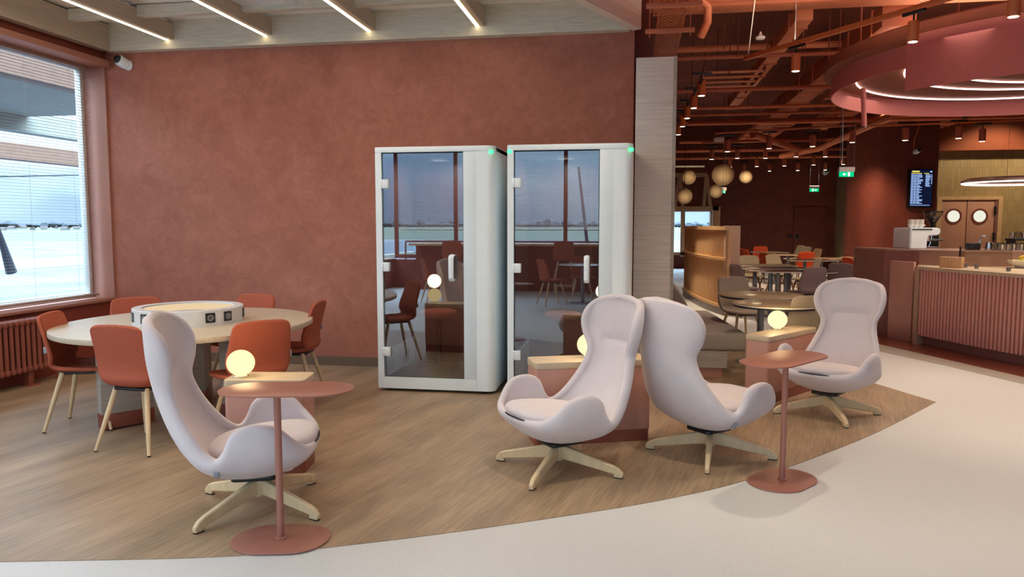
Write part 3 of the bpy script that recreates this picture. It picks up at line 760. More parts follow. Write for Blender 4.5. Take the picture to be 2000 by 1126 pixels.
def make_lounge(label, loc, face, legrot):
    """face: world angle the chair looks at; legrot: world angle of the first leg"""
    t = thing('lounge_chair', label, 'chair', loc, face - PI / 2, 'blush high-back swivel lounge chairs')
    sh = obj('shell', shell(LR, 92, 41, .046, (.6, 1.07, .45, .33), lounge_inner), 'fabric', t, 60)
    # seat pad
    bm = B(); n = 44
    def out(a):
        c, s = math.cos(a), math.sin(a); y = s
        x = .285 * math.copysign(abs(c) ** .8, c); yy = .035 + .275 * math.copysign(abs(s) ** .85, s)
        if s < 0: x *= 1 - .12 * abs(s)
        return x, yy
    prof = [(.0, .0), (.5, .0), (.9, .0), (.975, .006), (1.0, .022), (.985, .04), (.93, .052), (.75, .062), (.45, .068), (0, .070)]
    rings = []
    for f, z in prof:
        if f == 0: rings.append([bm.verts.new((0, .035, z))])
        else: rings.append([bm.verts.new((out(2 * PI * k / n)[0] * f, .035 + (out(2 * PI * k / n)[1] - .035) * f, z)) for k in range(n)])
    for a, b in zip(rings, rings[1:]):
        for k in range(n):
            k2 = (k + 1) % n
            if len(a) == 1: bm.faces.new((a[0], b[k2], b[k]))
            elif len(b) == 1: bm.faces.new((a[k], a[k2], b[0]))
            else: bm.faces.new((a[k], a[k2], b[k2], b[k]))
    bmesh.ops.recalc_face_normals(bm, faces=bm.faces[:])
    for v in bm.verts: v.co.z += .336 + .09 * (v.co.y) - .012 * abs(v.co.x) ** 2
    pad = obj('seat_cushion', bm, 'fabric', t, 60)
    bm = B(); pts = []
    for k in range(-16, 17):
        a = PI / 2 + k / 16 * 1.25; x, y = out(a); pts.append((x * 1.006, .035 + (y - .035) * 1.006, .337 + .09 * y - .012 * x * x + .002))
    tube(bm, pts, .0055, 6); obj('piping', bm, 'black', pad)
    obj('support_wedge', box(B(), -.2, .2, -.16, .2, .235, .335, .03), 'fabric', t)
    # tag on the side seam
    tgt = Vector((.34, -.14, .275)); best = min((v.co for v in sh.data.vertices if v.co.x > .2), key=lambda c: (c - tgt).length)
    bm = B(); box(bm, -.004, .004, -.011, .011, -.02, .02, .001, mtx=Matrix.Translation(best + Vector((.003, 0, -.008))) @ Matrix.Rotation(R(35), 4, 'Y')); obj('fabric_tag', bm, 'tag', t)
    # mechanism
    bm = B(); prism(bm, rrect(-.1, .1, -.13, .1, .03), .168, .189, .004); obj('seat_plate', bm, 'black', t)
    obj('hub', lathe(B(), [(0, .06), (.03, .06), (.036, .07), (.036, .15), (.03, .158), (.026, .16), (.026, .172), (0, .172)], 24), 'leg', t)
    for k in range(4):
        lg = obj('leg', wood_leg(legrot - (face - PI / 2) + PI / 2 * k), 'leg', t, 25)
        a = legrot - (face - PI / 2) + PI / 2 * k
        obj('glide', prism(B(), rrect(-.028, .028, -.014, .014, .008), 0, .006, mtx=Matrix.Rotation(a, 4, 'Z') @ Matrix.Translation((.386, 0, 0))), 'black', lg)
    return t


make_lounge('blush high-back lounge chair at the left, facing right, its tall back to the round table', (-1.96, 3.58, .004), R(20), math.atan2(3.17 - 3.58, -2.1 + 1.96))
make_lounge('blush lounge chair in the centre facing left, in front of the booths', (-.46, 4.44, .004), R(-141), math.atan2(3.97 - 4.37, -.58 + .47))
make_lounge('blush lounge chair seen from behind, back to back with the centre one', (.49, 4.90, .004), R(42), math.atan2(4.43 - 4.84, .43 - .485))
make_lounge('blush lounge chair farthest right, facing the viewer beside the pink divider', (1.50, 6.11, .004), R(-124), R(-84))


# ================================================================ SIDE TABLES
def side_table(label, pole, ang, off, basel=.46, basew=.33, topl=.64, topw=.31, bang=None):
    t = thing('side_table', label, 'side table', (pole[0], pole[1], pole[2] if len(pole) > 2 else .004), ang, 'terracotta metal side tables')
    obj('base_plate', prism(B(), stadium(basel, basew, 20), 0, .009, .0025), 'metal', t)
    obj('pole', lathe(B(), [(0, .009), (.026, .009), (.026, .014), (.0165, .018), (.0165, .715), (.024, .718), (.024, .722), (0, .722)], 24), 'metal', t)
    obj('set_screw', lathe(B(), [(0, 0), (.004, 0), (.004, .006), (0, .006)], 10, Matrix.Translation((.012, -.014, .70)) @ Matrix.Rotation(PI / 2, 4, 'X')), 'chrome', t)
    obj('tabletop', prism(B(), stadium(topl, topw, 22, off, 0), .722, .730, .002), 'metal', t)
    return t


side_table('terracotta metal side table with a pill shaped top in the left foreground', (-1.65, 3.2), R(12), .045, topl=.62)
side_table('terracotta metal side table standing on the pale floor at the right', (.86, 4.46, .0), R(52), -.02, topl=.68)


# ================================================================ DIVIDERS WITH GLOBE LAMPS
def divider(label, c0, ang, L, W_=.25, H=.57):
    """c0: near-left floor corner, runs along ang"""
    t = thing('divider', label, 'divider', (c0[0], c0[1], .004), ang, 'low pink dividers between the lounge chairs')
    obj('plinth', prism(B(), rrect(.006, L - .006, .006, W_ - .006, .02), 0, .085), 'plinth', t)
    obj('body', prism(B(), rrect(0, L, 0, W_, .028), .085, H - .045, .002), 'pink', t)
    obj('wood_top', prism(B(), rrect(-.004, L + .004, -.004, W_ + .004, .035), H - .045, H, .005), 'topwood', t)
    return t


def globe_lamp(label, loc, r=.083):
    t = thing('globe_lamp', label, 'lamp', loc, 0, 'glowing globe lamps on the dividers')
    obj('lamp_base', lathe(B(), [(0, 0), (.045, 0), (.045, .006), (.04, .01), (0, .01)], 28), 'chrome', t)
    n = 14; pr = [(0.0, .01)] + [(r * math.sin(PI * k / n), .006 + r * .95 - r * .95 * math.cos(PI * k / n)) for k in range(1, n)] + [(0, .006 + 2 * r * .95)]
    obj('glass_globe', lathe(B(), pr, 36), 'globe', t)
    light('lamp_glow', 'POINT', (loc[0], loc[1], loc[2] + .25), 3.0, (1, .72, .38), .08)
    return t


c = G(437, 742, .57); c = Vector((-2.42, 4.02, 0))
divider('pink divider with a pale oak top behind the left lounge chair', (-2.42, 4.03), R(9), .48)
divider('long pink divider with a pale oak top behind the centre lounge chairs', (-.66, 4.87), R(20), .82)
divider('narrow pink divider with a pale oak top beside the right lounge chair', G(1470, 790)[:2] if False else (.97, 6.50), R(-50), .2, .01) if False else None
cR = G(1502, 668, .53)
divider('pink divider with a pale oak top seen end-on beside the right lounge chair', (cR.x, cR.y), R(52), .85, .22)
globe_lamp('glowing globe lamp on the left divider, beside the round table chairs', (*G(471, 736, .57)[:2], .574))
globe_lamp('glowing globe lamp half hidden behind the centre lounge chair', (*G(1150, 697, .57)[:2], .574))
globe_lamp('glowing globe lamp on the right divider, in front of the grey tables', (*G(1518, 643, .57)[:2], .574))
bm = B(); a = G(592, 742, .52); tube(bm, [(a.x + .01, a.y - .01, .545), (a.x + .012, a.y - .012, .44), (a.x + .01, a.y - .01, .36)], .004, 6)
tag(obj('power_cable', bm, 'black'), 'thin black cable on the end of the left divider', 'cable')


# ================================================================ ROUND MEETING TABLE
TC = (-3.435, 5.275)
t = thing('meeting_table', 'large round pale oak table on three slab legs by the window', 'table', (*TC, .004))
obj('tabletop', prism(B(), ellipse(.92, .98, 96), .70, .74, .006), 'tabletop', t, 30)
for a in (-127, -7, 113):
    m = Matrix.Rotation(R(a), 4, 'Z')
    lg = obj('leg', box(B(), .30, .66, -.05, .05, .12, .70, .003, mtx=m), 'whitewash', t)
    obj('leg_plinth', box(B(), .298, .662, -.052, .052, .012, .12, .002, mtx=m), 'plinth', lg)
    obj('foot', box(B(), .36, .6, -.02, .02, 0, .014, mtx=m), 'black', lg)
t = thing('power_ring', 'white marbled ring with black sockets on the round table', 'power unit', (*TC, .744))
pr = [(.40, 0), (.40, .115), (.397, .12), (.332, .12), (.33, .115), (.33, 0)]
bm = B(); lathe(bm, pr + [pr[0]], 96); obj('ring_body', bm, 'marble', t, 30)
bm = B(); lathe(bm, [(.3295, .055), (.3295, .108), (.3275, .108), (.3275, .055), (.3295, .055)], 96); obj('light_band', bm, 'ringglow', t)
bm = B(); lathe(bm, [(0, 0), (.32, 0), (.32, .02), (0, .02)], 64); obj('inner_disc', bm, 'stone', t)
for k, a in enumerate((-133, -106, -36, -15, 23, 44, 84, 105, 150, 171)):
    m = Matrix.Rotation(R(a), 4, 'Z') @ Matrix.Translation((.3985, 0, .062)) @ Matrix.Rotation(PI / 2, 4, 'Y')
    s_ = obj('socket', prism(B(), rrect(-.036, .036, -.036, .036, .003), 0, .006, .001, mtx=m), 'black', t)
    obj('socket_insert', lathe(B(), [(0, .006), (.013, .006), (.016, .0075), (.021, .0085), (.024, .0085), (.025, .006)], 24, m), 'greymetal', s_)


# ================================================================ UPHOLSTERED CHAIRS
CR = [(-.262, .838, .012, -.262, .838), (-.262, .836, .10, -.262, .836), (-.262, .832, .165, -.260, .831), (-.260, .818, .193, -.252, .814), (-.254, .78, .203, -.238, .775), (-.235, .69, .214, -.205, .685), (-.215, .60, .226, -.175, .60),
      (-.212, .535, .224, -.165, .54), (-.222, .485, .205, -.172, .50), (-.20, .445, .190, -.165, .475), (-.14, .425, .198, -.12, .462), (-.06, .423, .218, -.05, .458),
      (.06, .428, .232, .06, .452), (.15, .436, .230, .15, .448), (.205, .436, .20, .20, .442), (.224, .432, .14, .222, .436), (.230, .430, .012, .230, .430)]


def make_chair(name, label, cat_, fab, legm, group):
    t = thing(name, label, 'chair', (0, 0, .004), 0, group)
    obj('seat_shell', shell(CR, 56, 21, .028, (.62, 1.02, .4, .3)), fab, t, 60)
    bm = B(); prism(bm, rrect(-.13, .13, -.16, .14, .03), .405, .424, .003); obj('under_frame', bm, 'black', t)
    for sx in (-1, 1):
        for sy in (-1, 1):
            a = Vector((sx * .12, sy * .12 - .01, .42)); b = Vector((sx * .21, sy * .225 - .01, .008)); bm = B()
            tube(bm, [a, a.lerp(b, .5), b], [.0175, .016, .011], 12); lg = obj('leg', bm, legm, t)
            bm = B(); tube(bm, [b, b + Vector((0, 0, -.008))], .011, 10); obj('foot_cap', bm, 'black', lg)
    obj('fabric_tag', box(B(), .218, .222, -.206, -.178, .58, .625, .001), 'tag', t)
    return t


def swapper(fabm, legm):
    cache = {}
    def f(me):
        m = me.materials[0]
        new = {'terracotta_weave': fabm, 'pale_ash': legm}.get(m.name)
        if not new or M[new] == m: return me
        if me.name not in cache:
            c = me.copy(); c.materials[0] = M[new]; cache[me.name] = c
        return cache[me.name]
    return f


GT = 'terracotta chairs around the round table'
def face_to(x, y, tx, ty): return math.atan2(ty - y, tx - x) - PI / 2
ch0 = make_chair('dining_chair', '', 'chair', 'terra', 'leg', GT)
def from_back(px, dep, a):      # chair origin from where its back stands
    q = D(px, 500, dep); return (q.x + .23 * math.cos(R(a)), q.y + .23 * math.sin(R(a)))
spots = [(from_back(96, 5.45, 18), 18, 'terracotta chair at the far left, side-on beside the radiator'),
         (from_back(222, 4.75, 84), 84, 'terracotta chair with its back to the viewer, left of the tall lounge chair'),
         (from_back(262, 6.55, -48), -48, 'terracotta chair behind the round table, near the window corner'),
         (from_back(506, 4.98, 140), 140, 'terracotta chair behind the left globe lamp, back half turned to the viewer'),
         (from_back(497, 6.85, -98), -98, 'terracotta chair on the far side of the table against the plaster wall'),
         (from_back(618, 6.25, -172), -172, 'terracotta chair at the right end of the round table, side-on')]
for i, ((x, y), a, lab) in enumerate(spots):
    if i == 0: ch0.location = (x, y, .004); ch0.rotation_euler = (0, 0, R(a) - PI / 2); ch0['label'] = lab
    else: dup(ch0, (x, y, .004), R(a) - PI / 2, lab)


# ================================================================ WOOD PANEL, BENCH, CURVED SCREEN
t = thing('wood_panel', 'tall grey oak panel standing beside the right phone booth', 'panel', (.155, 7.25, 0))
obj('board', box(B(), -.185, .16, -.06, .06, .0, 3.04, .002), 'panelwood', t)
obj('edge_strip', box(B(), .161, .19, -.061, .06, .0, 3.045, .002), 'whitewash', t)
for z in (.52, 1.05, 1.58, 2.1, 2.62): obj('joint', box(B(), -.185, .16, -.0612, -.0605, z, z + .002), 'greytop', t)

t = thing('bench', 'grey upholstered bench with a pale oak base behind the lounge chairs', 'bench', (.36, 7.36, .004))
prof = [(0, .27), (.66, .27), (.70, .30), (.70, .35), (.685, .40), (.64, .44), (.0, .46)]
def extr(pr, y0, y1, taper=1.0, bev=0):
    bm = B(); n = len(pr); lo = [bm.verts.new((p[0], y0, p[1])) for p in pr]; hi = [bm.verts.new((p[0] * taper, y1, p[1])) for p in pr]
    bm.faces.new(lo); bm.faces.new(hi[::-1])
    for i in range(n): bm.faces.new((lo[i], hi[i], hi[(i + 1) % n], lo[(i + 1) % n]))
    bmesh.ops.recalc_face_normals(bm, faces=bm.faces[:])
    if bev: bmesh.ops.bevel(bm, geom=bm.edges[:], offset=bev, segments=3, profile=.5, affect='EDGES', clamp_overlap=True)
    return bm
obj('seat', extr([(0, .27), (.71, .27), (.71, .45), (0, .455)], 0, 1.9, .72, .035), 'benchfab', t, 50)
obj('base', extr([(0, .10), (.52, .10), (.52, .268), (0, .268)], .03, 1.85, .9), 'whitewash', t)
obj('plinth', extr([(0, 0), (.48, 0), (.48, .1), (0, .1)], .06, 1.8, .9), 'pink', t)
t = thing('bench', 'dark grey curved bench end showing behind the wood panel', 'bench', (.40, 9.4, .0))
obj('backrest', extr([(0, .1), (.27, .1), (.27, .40), (.22, .52), (.14, .66), (.04, .78), (-.05, .84), (-.2, .86), (-.2, .1)], 0, .8, 1, .03), 'benchfab', t, 50)
obj('plinth', box(B(), -.18, .2, .05, .75, 0, .1), 'pink', t)

# curved fluted screen: plan arc through four floor points of its foot
A_ = [G(1334, 576), G(1353, 590), G(1380, 604), G(1414, 616)]
def arc_pts(n, off=0):
    rows = catmull([[p.x, p.y] for p in A_], n); o_ = []
    for i in range(n):
        a = rows[max(0, i - 1)]; b = rows[min(n - 1, i + 1)]; dx, dy = b[0] - a[0], b[1] - a[1]; l = math.hypot(dx, dy)
        o_.append((rows[i][0] - dy / l * off, rows[i][1] + dx / l * off))
    return o_
cx_, cy_ = A_[3].x, A_[3].y
def band(z0, z1, o0, o1, n=50):
    a = arc_pts(n, o0); b = arc_pts(n, o1); return prism(B(), [(p[0] - cx_, p[1] - cy_) for p in a + b[::-1]], z0, z1)
t = thing('curved_screen', 'curved honey coloured ribbed wooden screen in the middle of the cafe', 'screen', (cx_, cy_, 0))
H_ = 1.46
obj('backing', band(.14, H_ - .05, .05, .12), 'honeyplain', t)
obj('foot_rail', band(0, .12, -.01, .14), 'darktop', t)
obj('lower_rail', band(.12, .17, -.02, .14), 'honeyplain', t)
obj('middle_rail', band(.90, .945, -.03, .13), 'honeyplain', t)
obj('top_rail', band(H_ - .06, H_, -.02, .16), 'honeyplain', t)
bm = B(); fl = arc_pts(40, .045)
for p in fl:
    lathe(bm, [(.036, .17), (.036, H_ - .06)], 10, Matrix.Translation((p[0] - cx_, p[1] - cy_, 0)))
obj('ribs', bm, 'honey', t)
e0, e1 = arc_pts(50, -.03)[-1], arc_pts(50, .22)[-1]
pr = [(0, 0)]
q0 = Vector((0, 0)); r_ = Vector((math.cos(YAW), math.sin(YAW))); f_ = Vector((-math.sin(YAW), math.cos(YAW)))
q = [Vector((0, 0)) + r_ * .0, r_ * .235, r_ * .235 + f_ * .1, f_ * .1]
obj('end_post', prism(B(), [tuple(v) for v in q], 0, H_ + .01, .003), 'screenend', t)

# ================================================================ CAFE WALLS
FY = 25.9
wx0, wx1 = G(1300, 500, 0).x, 0
def wallpiece(x0, x1, z0, z1, bm): box(bm, x0, x1, FY, FY + .2, z0, z1)
def onY(px, py, Y_):
    d = ray(px, py); return Vector((0, 0, EYE)) + d * (Y_ / d.y)
wa, wb = onY(1290, 412, FY), onY(1387, 412, FY); wz1 = wa.z - .02; wz0 = .55
bm = B(); wallpiece(-6, wa.x, 0, 4.9, bm); wallpiece(wb.x, 13, 0, 4.9, bm); wallpiece(wa.x, wb.x, wz1, 4.9, bm); wallpiece(wa.x, wb.x, 0, wz0, bm)
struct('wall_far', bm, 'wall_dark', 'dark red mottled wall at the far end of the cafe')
t = bpy.data.objects.new('window_3', None); sc.collection.objects.link(t); t['kind'] = 'structure'; t['label'] = 'bluish window with an oak frame at the far end, beside the wood panel'
bm = B(); box(bm, wa.x - .1, wb.x + .32, FY - .12, FY, wz1, wz1 + .16); box(bm, wb.x, wb.x + .32, FY - .12, FY, 0, wz1); m_ = onY(1333, 450, FY).x; box(bm, m_ - .07, m_ + .07, FY - .1, FY, .4, wz1); box(bm, wa.x - .1, wb.x, FY - .1, FY, wz0 - .1, wz0)
obj('window_frame', bm, 'honey', t)
obj('pane', box(B(), wa.x, wb.x, FY + .09, FY + .1, wz0, wz1), 'glass', t)
t = thing('gable_frame', 'oak house shaped frame above the far window', 'frame', (wb.x, FY - 1.0, 0))
ax = onY(1322, 340, FY - 1).x - wb.x; bx_ = onY(1380, 340, FY - 1).x - wb.x; z_b = wz1 + .1; z_t = onY(1350, 339, FY - 1).z
obj('top_beam', box(B(), ax - .8, bx_, -.06, .06, z_t - .1, z_t + .02), 'screenend', t)
for k, (a, b) in enumerate((((1327, 339), (1318, 410)), ((1328, 345), (1334, 408)), ((1380, 340), (1374, 408)), ((1381, 345), (1388, 408)))):
    A0 = onY(*a, FY - 1); B0 = onY(*b, FY - 1); bm = B(); tube(bm, [(A0.x - wb.x, 0, A0.z), (B0.x - wb.x, 0, B0.z)], .07, 4); obj('rafter', bm, 'screenend', t)
obj('post', box(B(), -.02, .16, -.08, .08, 0, z_b + .05), 'honey', t)
obj('lower_beam', box(B(), ax - .8, .16, -.08, .08, z_b - .08, z_b + .05), 'honey', t)
obj('post', box(B(), ax - .85, ax - .7, -.08, .08, 0, z_t), 'honey', t)
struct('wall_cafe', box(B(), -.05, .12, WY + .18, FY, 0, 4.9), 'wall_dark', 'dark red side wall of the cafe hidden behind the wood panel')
# hinged door in the far wall
t = bpy.data.objects.new('door_1', None); sc.collection.objects.link(t); t['kind'] = 'structure'; t['label'] = 'plain dark red door in the far cafe wall under the exit sign'
da, db = onY(1551, 404, FY), onY(1625, 404, FY)
obj('door_leaf', box(B(), da.x, db.x - .1, FY - .05, FY - .005, 0, da.z, .01), 'wall_dark', t)
obj('door_handle', box(B(), da.x + .07, da.x + .16, FY - .09, FY - .05, 1.0, 1.16, .01), 'black', t)
q = onY(1542, 460, FY); tag(obj('door_button', lathe(B(), [(0, 0), (.06, 0), (.06, .03), (0, .03)], 18, Matrix.Translation((q.x, FY, q.z)) @ Matrix.Rotation(PI / 2, 4, 'X')), 'black'), 'small black round door button on the far red wall', 'button')
t0 = D(1701, 311, 20.8); t1 = D(1627, 332, 24.5)
struct('wall_side', prism(B(), [(6.4, 22.1), (6.4, FY), (6.6, FY), (6.6, 22.1)], 0, t0.z), 'tilegrey', 'greyish tiled wall beside the far door, lit by a downlight')
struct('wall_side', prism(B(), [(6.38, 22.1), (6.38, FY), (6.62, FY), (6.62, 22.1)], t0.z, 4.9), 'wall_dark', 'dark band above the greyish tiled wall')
# cream tiled wall with the double doors
TY = 21.9; zt = onY(1920, 295, TY).z
struct('wall_kitchen', box(B(), 6.62, 13, TY, TY + .2, 0, zt), 'tile', 'cream tiled wall behind the bar with the porthole doors')
struct('wall_kitchen', box(B(), 6.4, 13, TY - .35, TY + .2, zt, 4.9), mat('brown_soffit_wall', srgb(150, 76, 44), .8, var=.05), 'brown bulkhead above the cream tiled wall')
t = bpy.data.objects.new('door_2', None); sc.collection.objects.link(t); t['kind'] = 'structure'; t['label'] = 'double pink swing doors with round porthole windows'
d0x, d1x, d2x, d3x, d4x = [onY(px, 400, TY - .05).x for px in (1838, 1888, 1942, 1948, 1956)]
dz = onY(1890, 390, TY - .05).z
obj('door_frame', box(box(box(B(), d0x - .12, d4x, TY - .12, TY - .002, dz, dz + .09), d3x, d4x, TY - .12, TY - .002, 0, dz), d0x - .12, d0x, TY - .12, TY - .002, 0, dz), 'honeyplain', t)
for k, (a, b) in enumerate(((d0x + .01, d1x - .01), (d1x + .01, d2x))):
    lf = obj('door_leaf', box(B(), a, b, TY - .08, TY - .03, .02, dz - .01, .004), 'doorpink', t)
    cxp = onY((1862, 1913)[k], 422, TY - .08)
    m = Matrix.Translation((cxp.x, TY - .08, cxp.z)) @ Matrix.Rotation(PI / 2, 4, 'X')
    obj('porthole_ring', lathe(B(), [(.155, 0), (.155, .02), (.205, .02), (.205, 0), (.155, 0)], 36, m), 'plinth', lf)
    obj('porthole_glass', lathe(B(), [(0, .006), (.156, .006), (.156, 0), (0, 0)], 36, m), emis('kitchen_light', (.75, .74, .62), .75) if k == 0 else bpy.data.materials['kitchen_light'], lf)
obj('hinge_strip', box(B(), d2x + .005, d3x - .005, TY - .1, TY - .03, 0, dz - .01), 'rosedark', t)
for z in (1.05, 1.75): obj('hinge', box(B(), d2x - .02, d2x + .03, TY - .13, TY - .08, z, z + .22, .006), 'black', t)

# red rounded column with the departure screen
ca, cb = D(1697, 437, 17.2), D(1845, 437, 17.6)
ux = Vector((cb.x - ca.x, cb.y - ca.y)); cw = ux.length; ca_ang = math.atan2(ux.y, ux.x)
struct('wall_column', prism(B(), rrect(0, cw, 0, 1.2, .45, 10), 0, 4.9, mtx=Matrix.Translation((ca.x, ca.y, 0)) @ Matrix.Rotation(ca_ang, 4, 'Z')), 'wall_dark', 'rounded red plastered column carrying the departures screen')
def col(px, py, off): # point on the column's face plane
    d = ray(px, py); nrm = Vector((-math.sin(ca_ang), math.cos(ca_ang), 0)); p0_ = Vector((ca.x, ca.y, 0)) - nrm * off
    return Vector((0, 0, EYE)) + d * ((p0_ - Vector((0, 0, EYE))).dot(nrm) / d.dot(nrm))
s0, s1 = col(1774, 405, .08), col(1824, 330, .08)
sw = (Vector((s1.x, s1.y)) - Vector((s0.x, s0.y))).length; sh_ = s1.z - s0.z
t = thing('departures_screen', 'black portrait screen of white flight rows on the red column', 'screen', (s0.x, s0.y, s0.z), ca_ang)
obj('housing', box(B(), 0, sw, 0, .075, 0, sh_, .006), 'black', t)
obj('display', box(B(), .025, sw - .025, -.003, .0, .025, sh_ - .025), 'screen', t)
bm = B(); by = B(); rr_ = random.Random(5); zz = sh_ - .12; rows = 24; st_ = (sh_ - .2) / rows
for k in range(rows):
    z = zz - k * st_; x = .04
    for c_, (a, b) in enumerate(((.0, .10), (.12, .22), (.24, .24 + rr_.uniform(.09, .26)))):
        a *= sw; b *= sw; box(bm, x + a, x + b, -.006, -.003, z - st_ * .72, z - st_ * .22)
    if k < 10: box(bm, x + .60 * sw, x + (.60 + rr_.uniform(.14, .22)) * sw, -.006, -.003, z - st_ * .72, z - st_ * .22)
    if k < 8: box(bm, x + .84 * sw, x + .88 * sw, -.006, -.003, z - st_ * .72, z - st_ * .22)
box(bm, .04, sw * .88, -.006, -.003, .05, .06); box(bm, sw * .85, sw * .93, -.006, -.003, sh_ - .075, sh_ - .045)
obj('flight_rows', bm, 'screentext', t)
box(by, .06, .40 * sw, -.006, -.003, sh_ - .075, sh_ - .045); box(by, .04, .5 * sw, -.006, -.003, sh_ - .108, sh_ - .095); box(by, .6 * sw, .8 * sw, -.006, -.003, sh_ - .108, sh_ - .095); obj('heading', by, 'screenyellow', t)
q = col(1787, 297, 0); dome_camera('security_camera', 'white dome camera on the red column above the departures screen', (q.x, q.y, q.z), 1.0, ca_ang)
bm = B(); a = col(1785, 293, .02); b = col(1786, 270, .03); c = col(1792, 255, .05); tube(bm, [a, a.lerp(b, .5), b, c, c + Vector((.1, 0, .5))], .02, 8); tag(obj('conduit', bm, 'ductdark'), 'brown cable conduit curving up from the camera on the red column', 'conduit')
q = onY(1621, 336, FY - .2); dome_camera('security_camera', 'small white dome camera at the far wall corner above the door', (q.x - .1, FY, q.z), 1.6)
q = D(1699, 306, 19.5); tag(obj('detector', lathe(B(), [(0, 0), (.08, 0), (.08, .16), (.05, .22), (0, .22)], 16, Matrix.Translation(q)), 'white'), 'small white motion detector on top of the greyish wall', 'detector')


# ================================================================ BAR
b0 = G(1790, 672); b1 = G(2000, 713); bd = (b1 - b0).normalized(); bn = Vector((-bd.y, bd.x, 0))   # bn points behind the bar
if bn.x < 0: bn = -bn
ba = math.atan2(bd.y, bd.x)
t = thing('bar_counter', 'rose fluted bar counter with a pale edged worktop', 'counter', (b0.x, b0.y, 0), ba)
# local: +x along the bar towards the viewer, +y = left of it
sg = 1 if Vector((-bd.y, bd.x, 0)).dot(bn) > 0 else -1
L = 3.2
def curve(n, off):   # gently bowed front
    return [(L * i / (n - 1), sg * (off - .10 * math.sin(PI * i / (n - 1)) )) for i in range(n)]
tf0, tf1, tf2 = D(1725, 560, 9.95), D(1880, 560, 9.2), D(2120, 560, 9.25)     # front line of the tall counter
Minv = (Matrix.Translation((b0.x, b0.y, 0)) @ Matrix.Rotation(ba, 4, 'Z')).inverted()
def loc_(p): q = Minv @ Vector((p.x, p.y, 0)); return (q.x, q.y)
tfs = tf0.lerp(tf1, .44); tdir = (tf2 - tf1).normalized(); tdir.z = 0
back_line = [loc_(tf2), loc_(tf1), loc_(tfs)]
def slab(z0, z1, off, bl=None): return prism(B(), curve(24, off) + (bl or back_line), z0, z1)
obj('kick_base', slab(0, .13, .09), 'rosedark', t)
obj('core', slab(.13, .935, .02), 'rosedark', t)
bm = B(); n = 62
for k in range(n):
    x = .04 + (L - .06) * k / (n - 1); y = sg * (-.10 * math.sin(PI * x / L)); box(bm, x - .0165, x + .0165, min(y - .012 * sg, y + .022 * sg), max(y - .012 * sg, y + .022 * sg), .12, .935, .006, 2)
obj('flutes', bm, 'flute', t)
obj('worktop', slab(.935, .975, -.02), 'topwood', t)
obj('end_post', box(B(), -.05, .005, *sorted((-.03 * sg, .12 * sg)), 0, .975, .003), 'screenend', t)
t = thing('back_counter', 'taller mauve service counter behind the fluted bar', 'counter', (tf0.x, tf0.y, 0))
off_ = Vector((-math.sin(YAW), math.cos(YAW), 0))
pl = [tf0, tf1, tf2, tf2 + off_ * .9, tf1 + off_ * .9, tf0 + off_ * .9]
e_ = .006
obj('body', prism(B(), [((p - tf0).x, (p - tf0).y) for p in pl], 0, 1.145), 'rosedark', t)
obj('worktop', prism(B(), [((p - tf0).x - off_.x * (.012 if i < 3 else 0), (p - tf0).y - off_.y * (.012 if i < 3 else 0)) for i, p in enumerate(pl)], 1.145, 1.17, .003), 'steel', t)
f1_ = (tf1 - tf0); f2_ = (tf2 - tf1)
obj('front_facing', prism(B(), [((p).x - off_.x * k_, (p).y - off_.y * k_) for p, k_ in ((f1_ * .45, .001), (f1_, .001), (f1_ + f2_, .001), (f1_ + f2_, .008), (f1_, .008), (f1_ * .45, .008))], .9, 1.144), 'steel', t)
ea = D(1739, 560, 9.80); eb = D(1785, 560, 9.45); ea.z = eb.z = 0
t = thing('end_panel', 'plain rose panel standing left of the fluted bar', 'panel', (ea.x, ea.y, 0), ba)
edv = (eb - ea); t.rotation_euler[2] = math.atan2(edv.y, edv.x)
obj('face', box(B(), 0, edv.length, -.02, .02, .0, 1.02, .003), 'roseplain', t)

BT = lambda px, py, z: G(px, py, z)
# espresso machine
q = G(1777, 487, 1.17); q2 = G(1850, 487, 1.17); cenD = q.dot(FWD)
ml = D(1777, 487, 9.85); mr_ = D(1850, 487, 9.85)
mw = (mr_ - ml).length
t = thing('espresso_machine', 'white espresso machine with two levers on the tall counter', 'coffee machine', (ml.x, ml.y, 1.17), YAW)
t.scale = (1, .9, .86)
S = mw / .73
W0 = lambda v: v * S
body = [(0, 0), (W0(.33), 0), (W0(.335), .15), (W0(.36), .2), (W0(.55), .21), (W0(.585), .25), (W0(.59), .3), (W0(.56), .325), (0, .325)]
bm = B(); n = len(body)
lo = [bm.verts.new((p[0], 0, p[1])) for p in body]; hi = [bm.verts.new((p[0], .5, p[1])) for p in body]
bm.faces.new(lo); bm.faces.new(hi[::-1])
for i in range(n): bm.faces.new((lo[i], hi[i], hi[(i + 1) % n], lo[(i + 1) % n]))
bmesh.ops.recalc_face_normals(bm, faces=bm.faces[:]); bmesh.ops.bevel(bm, geom=bm.edges[:], offset=.012, segments=2, affect='EDGES', clamp_overlap=True)
obj('machine_body', bm, 'white', t)
obj('cup_rail', box(B(), .02, W0(.42), -.01, .0, .295, .31), 'black', t)
obj('drip_tray', box(B(), W0(.33), W0(.6), .03, .47, 0, .035, .005), 'chrome', t)
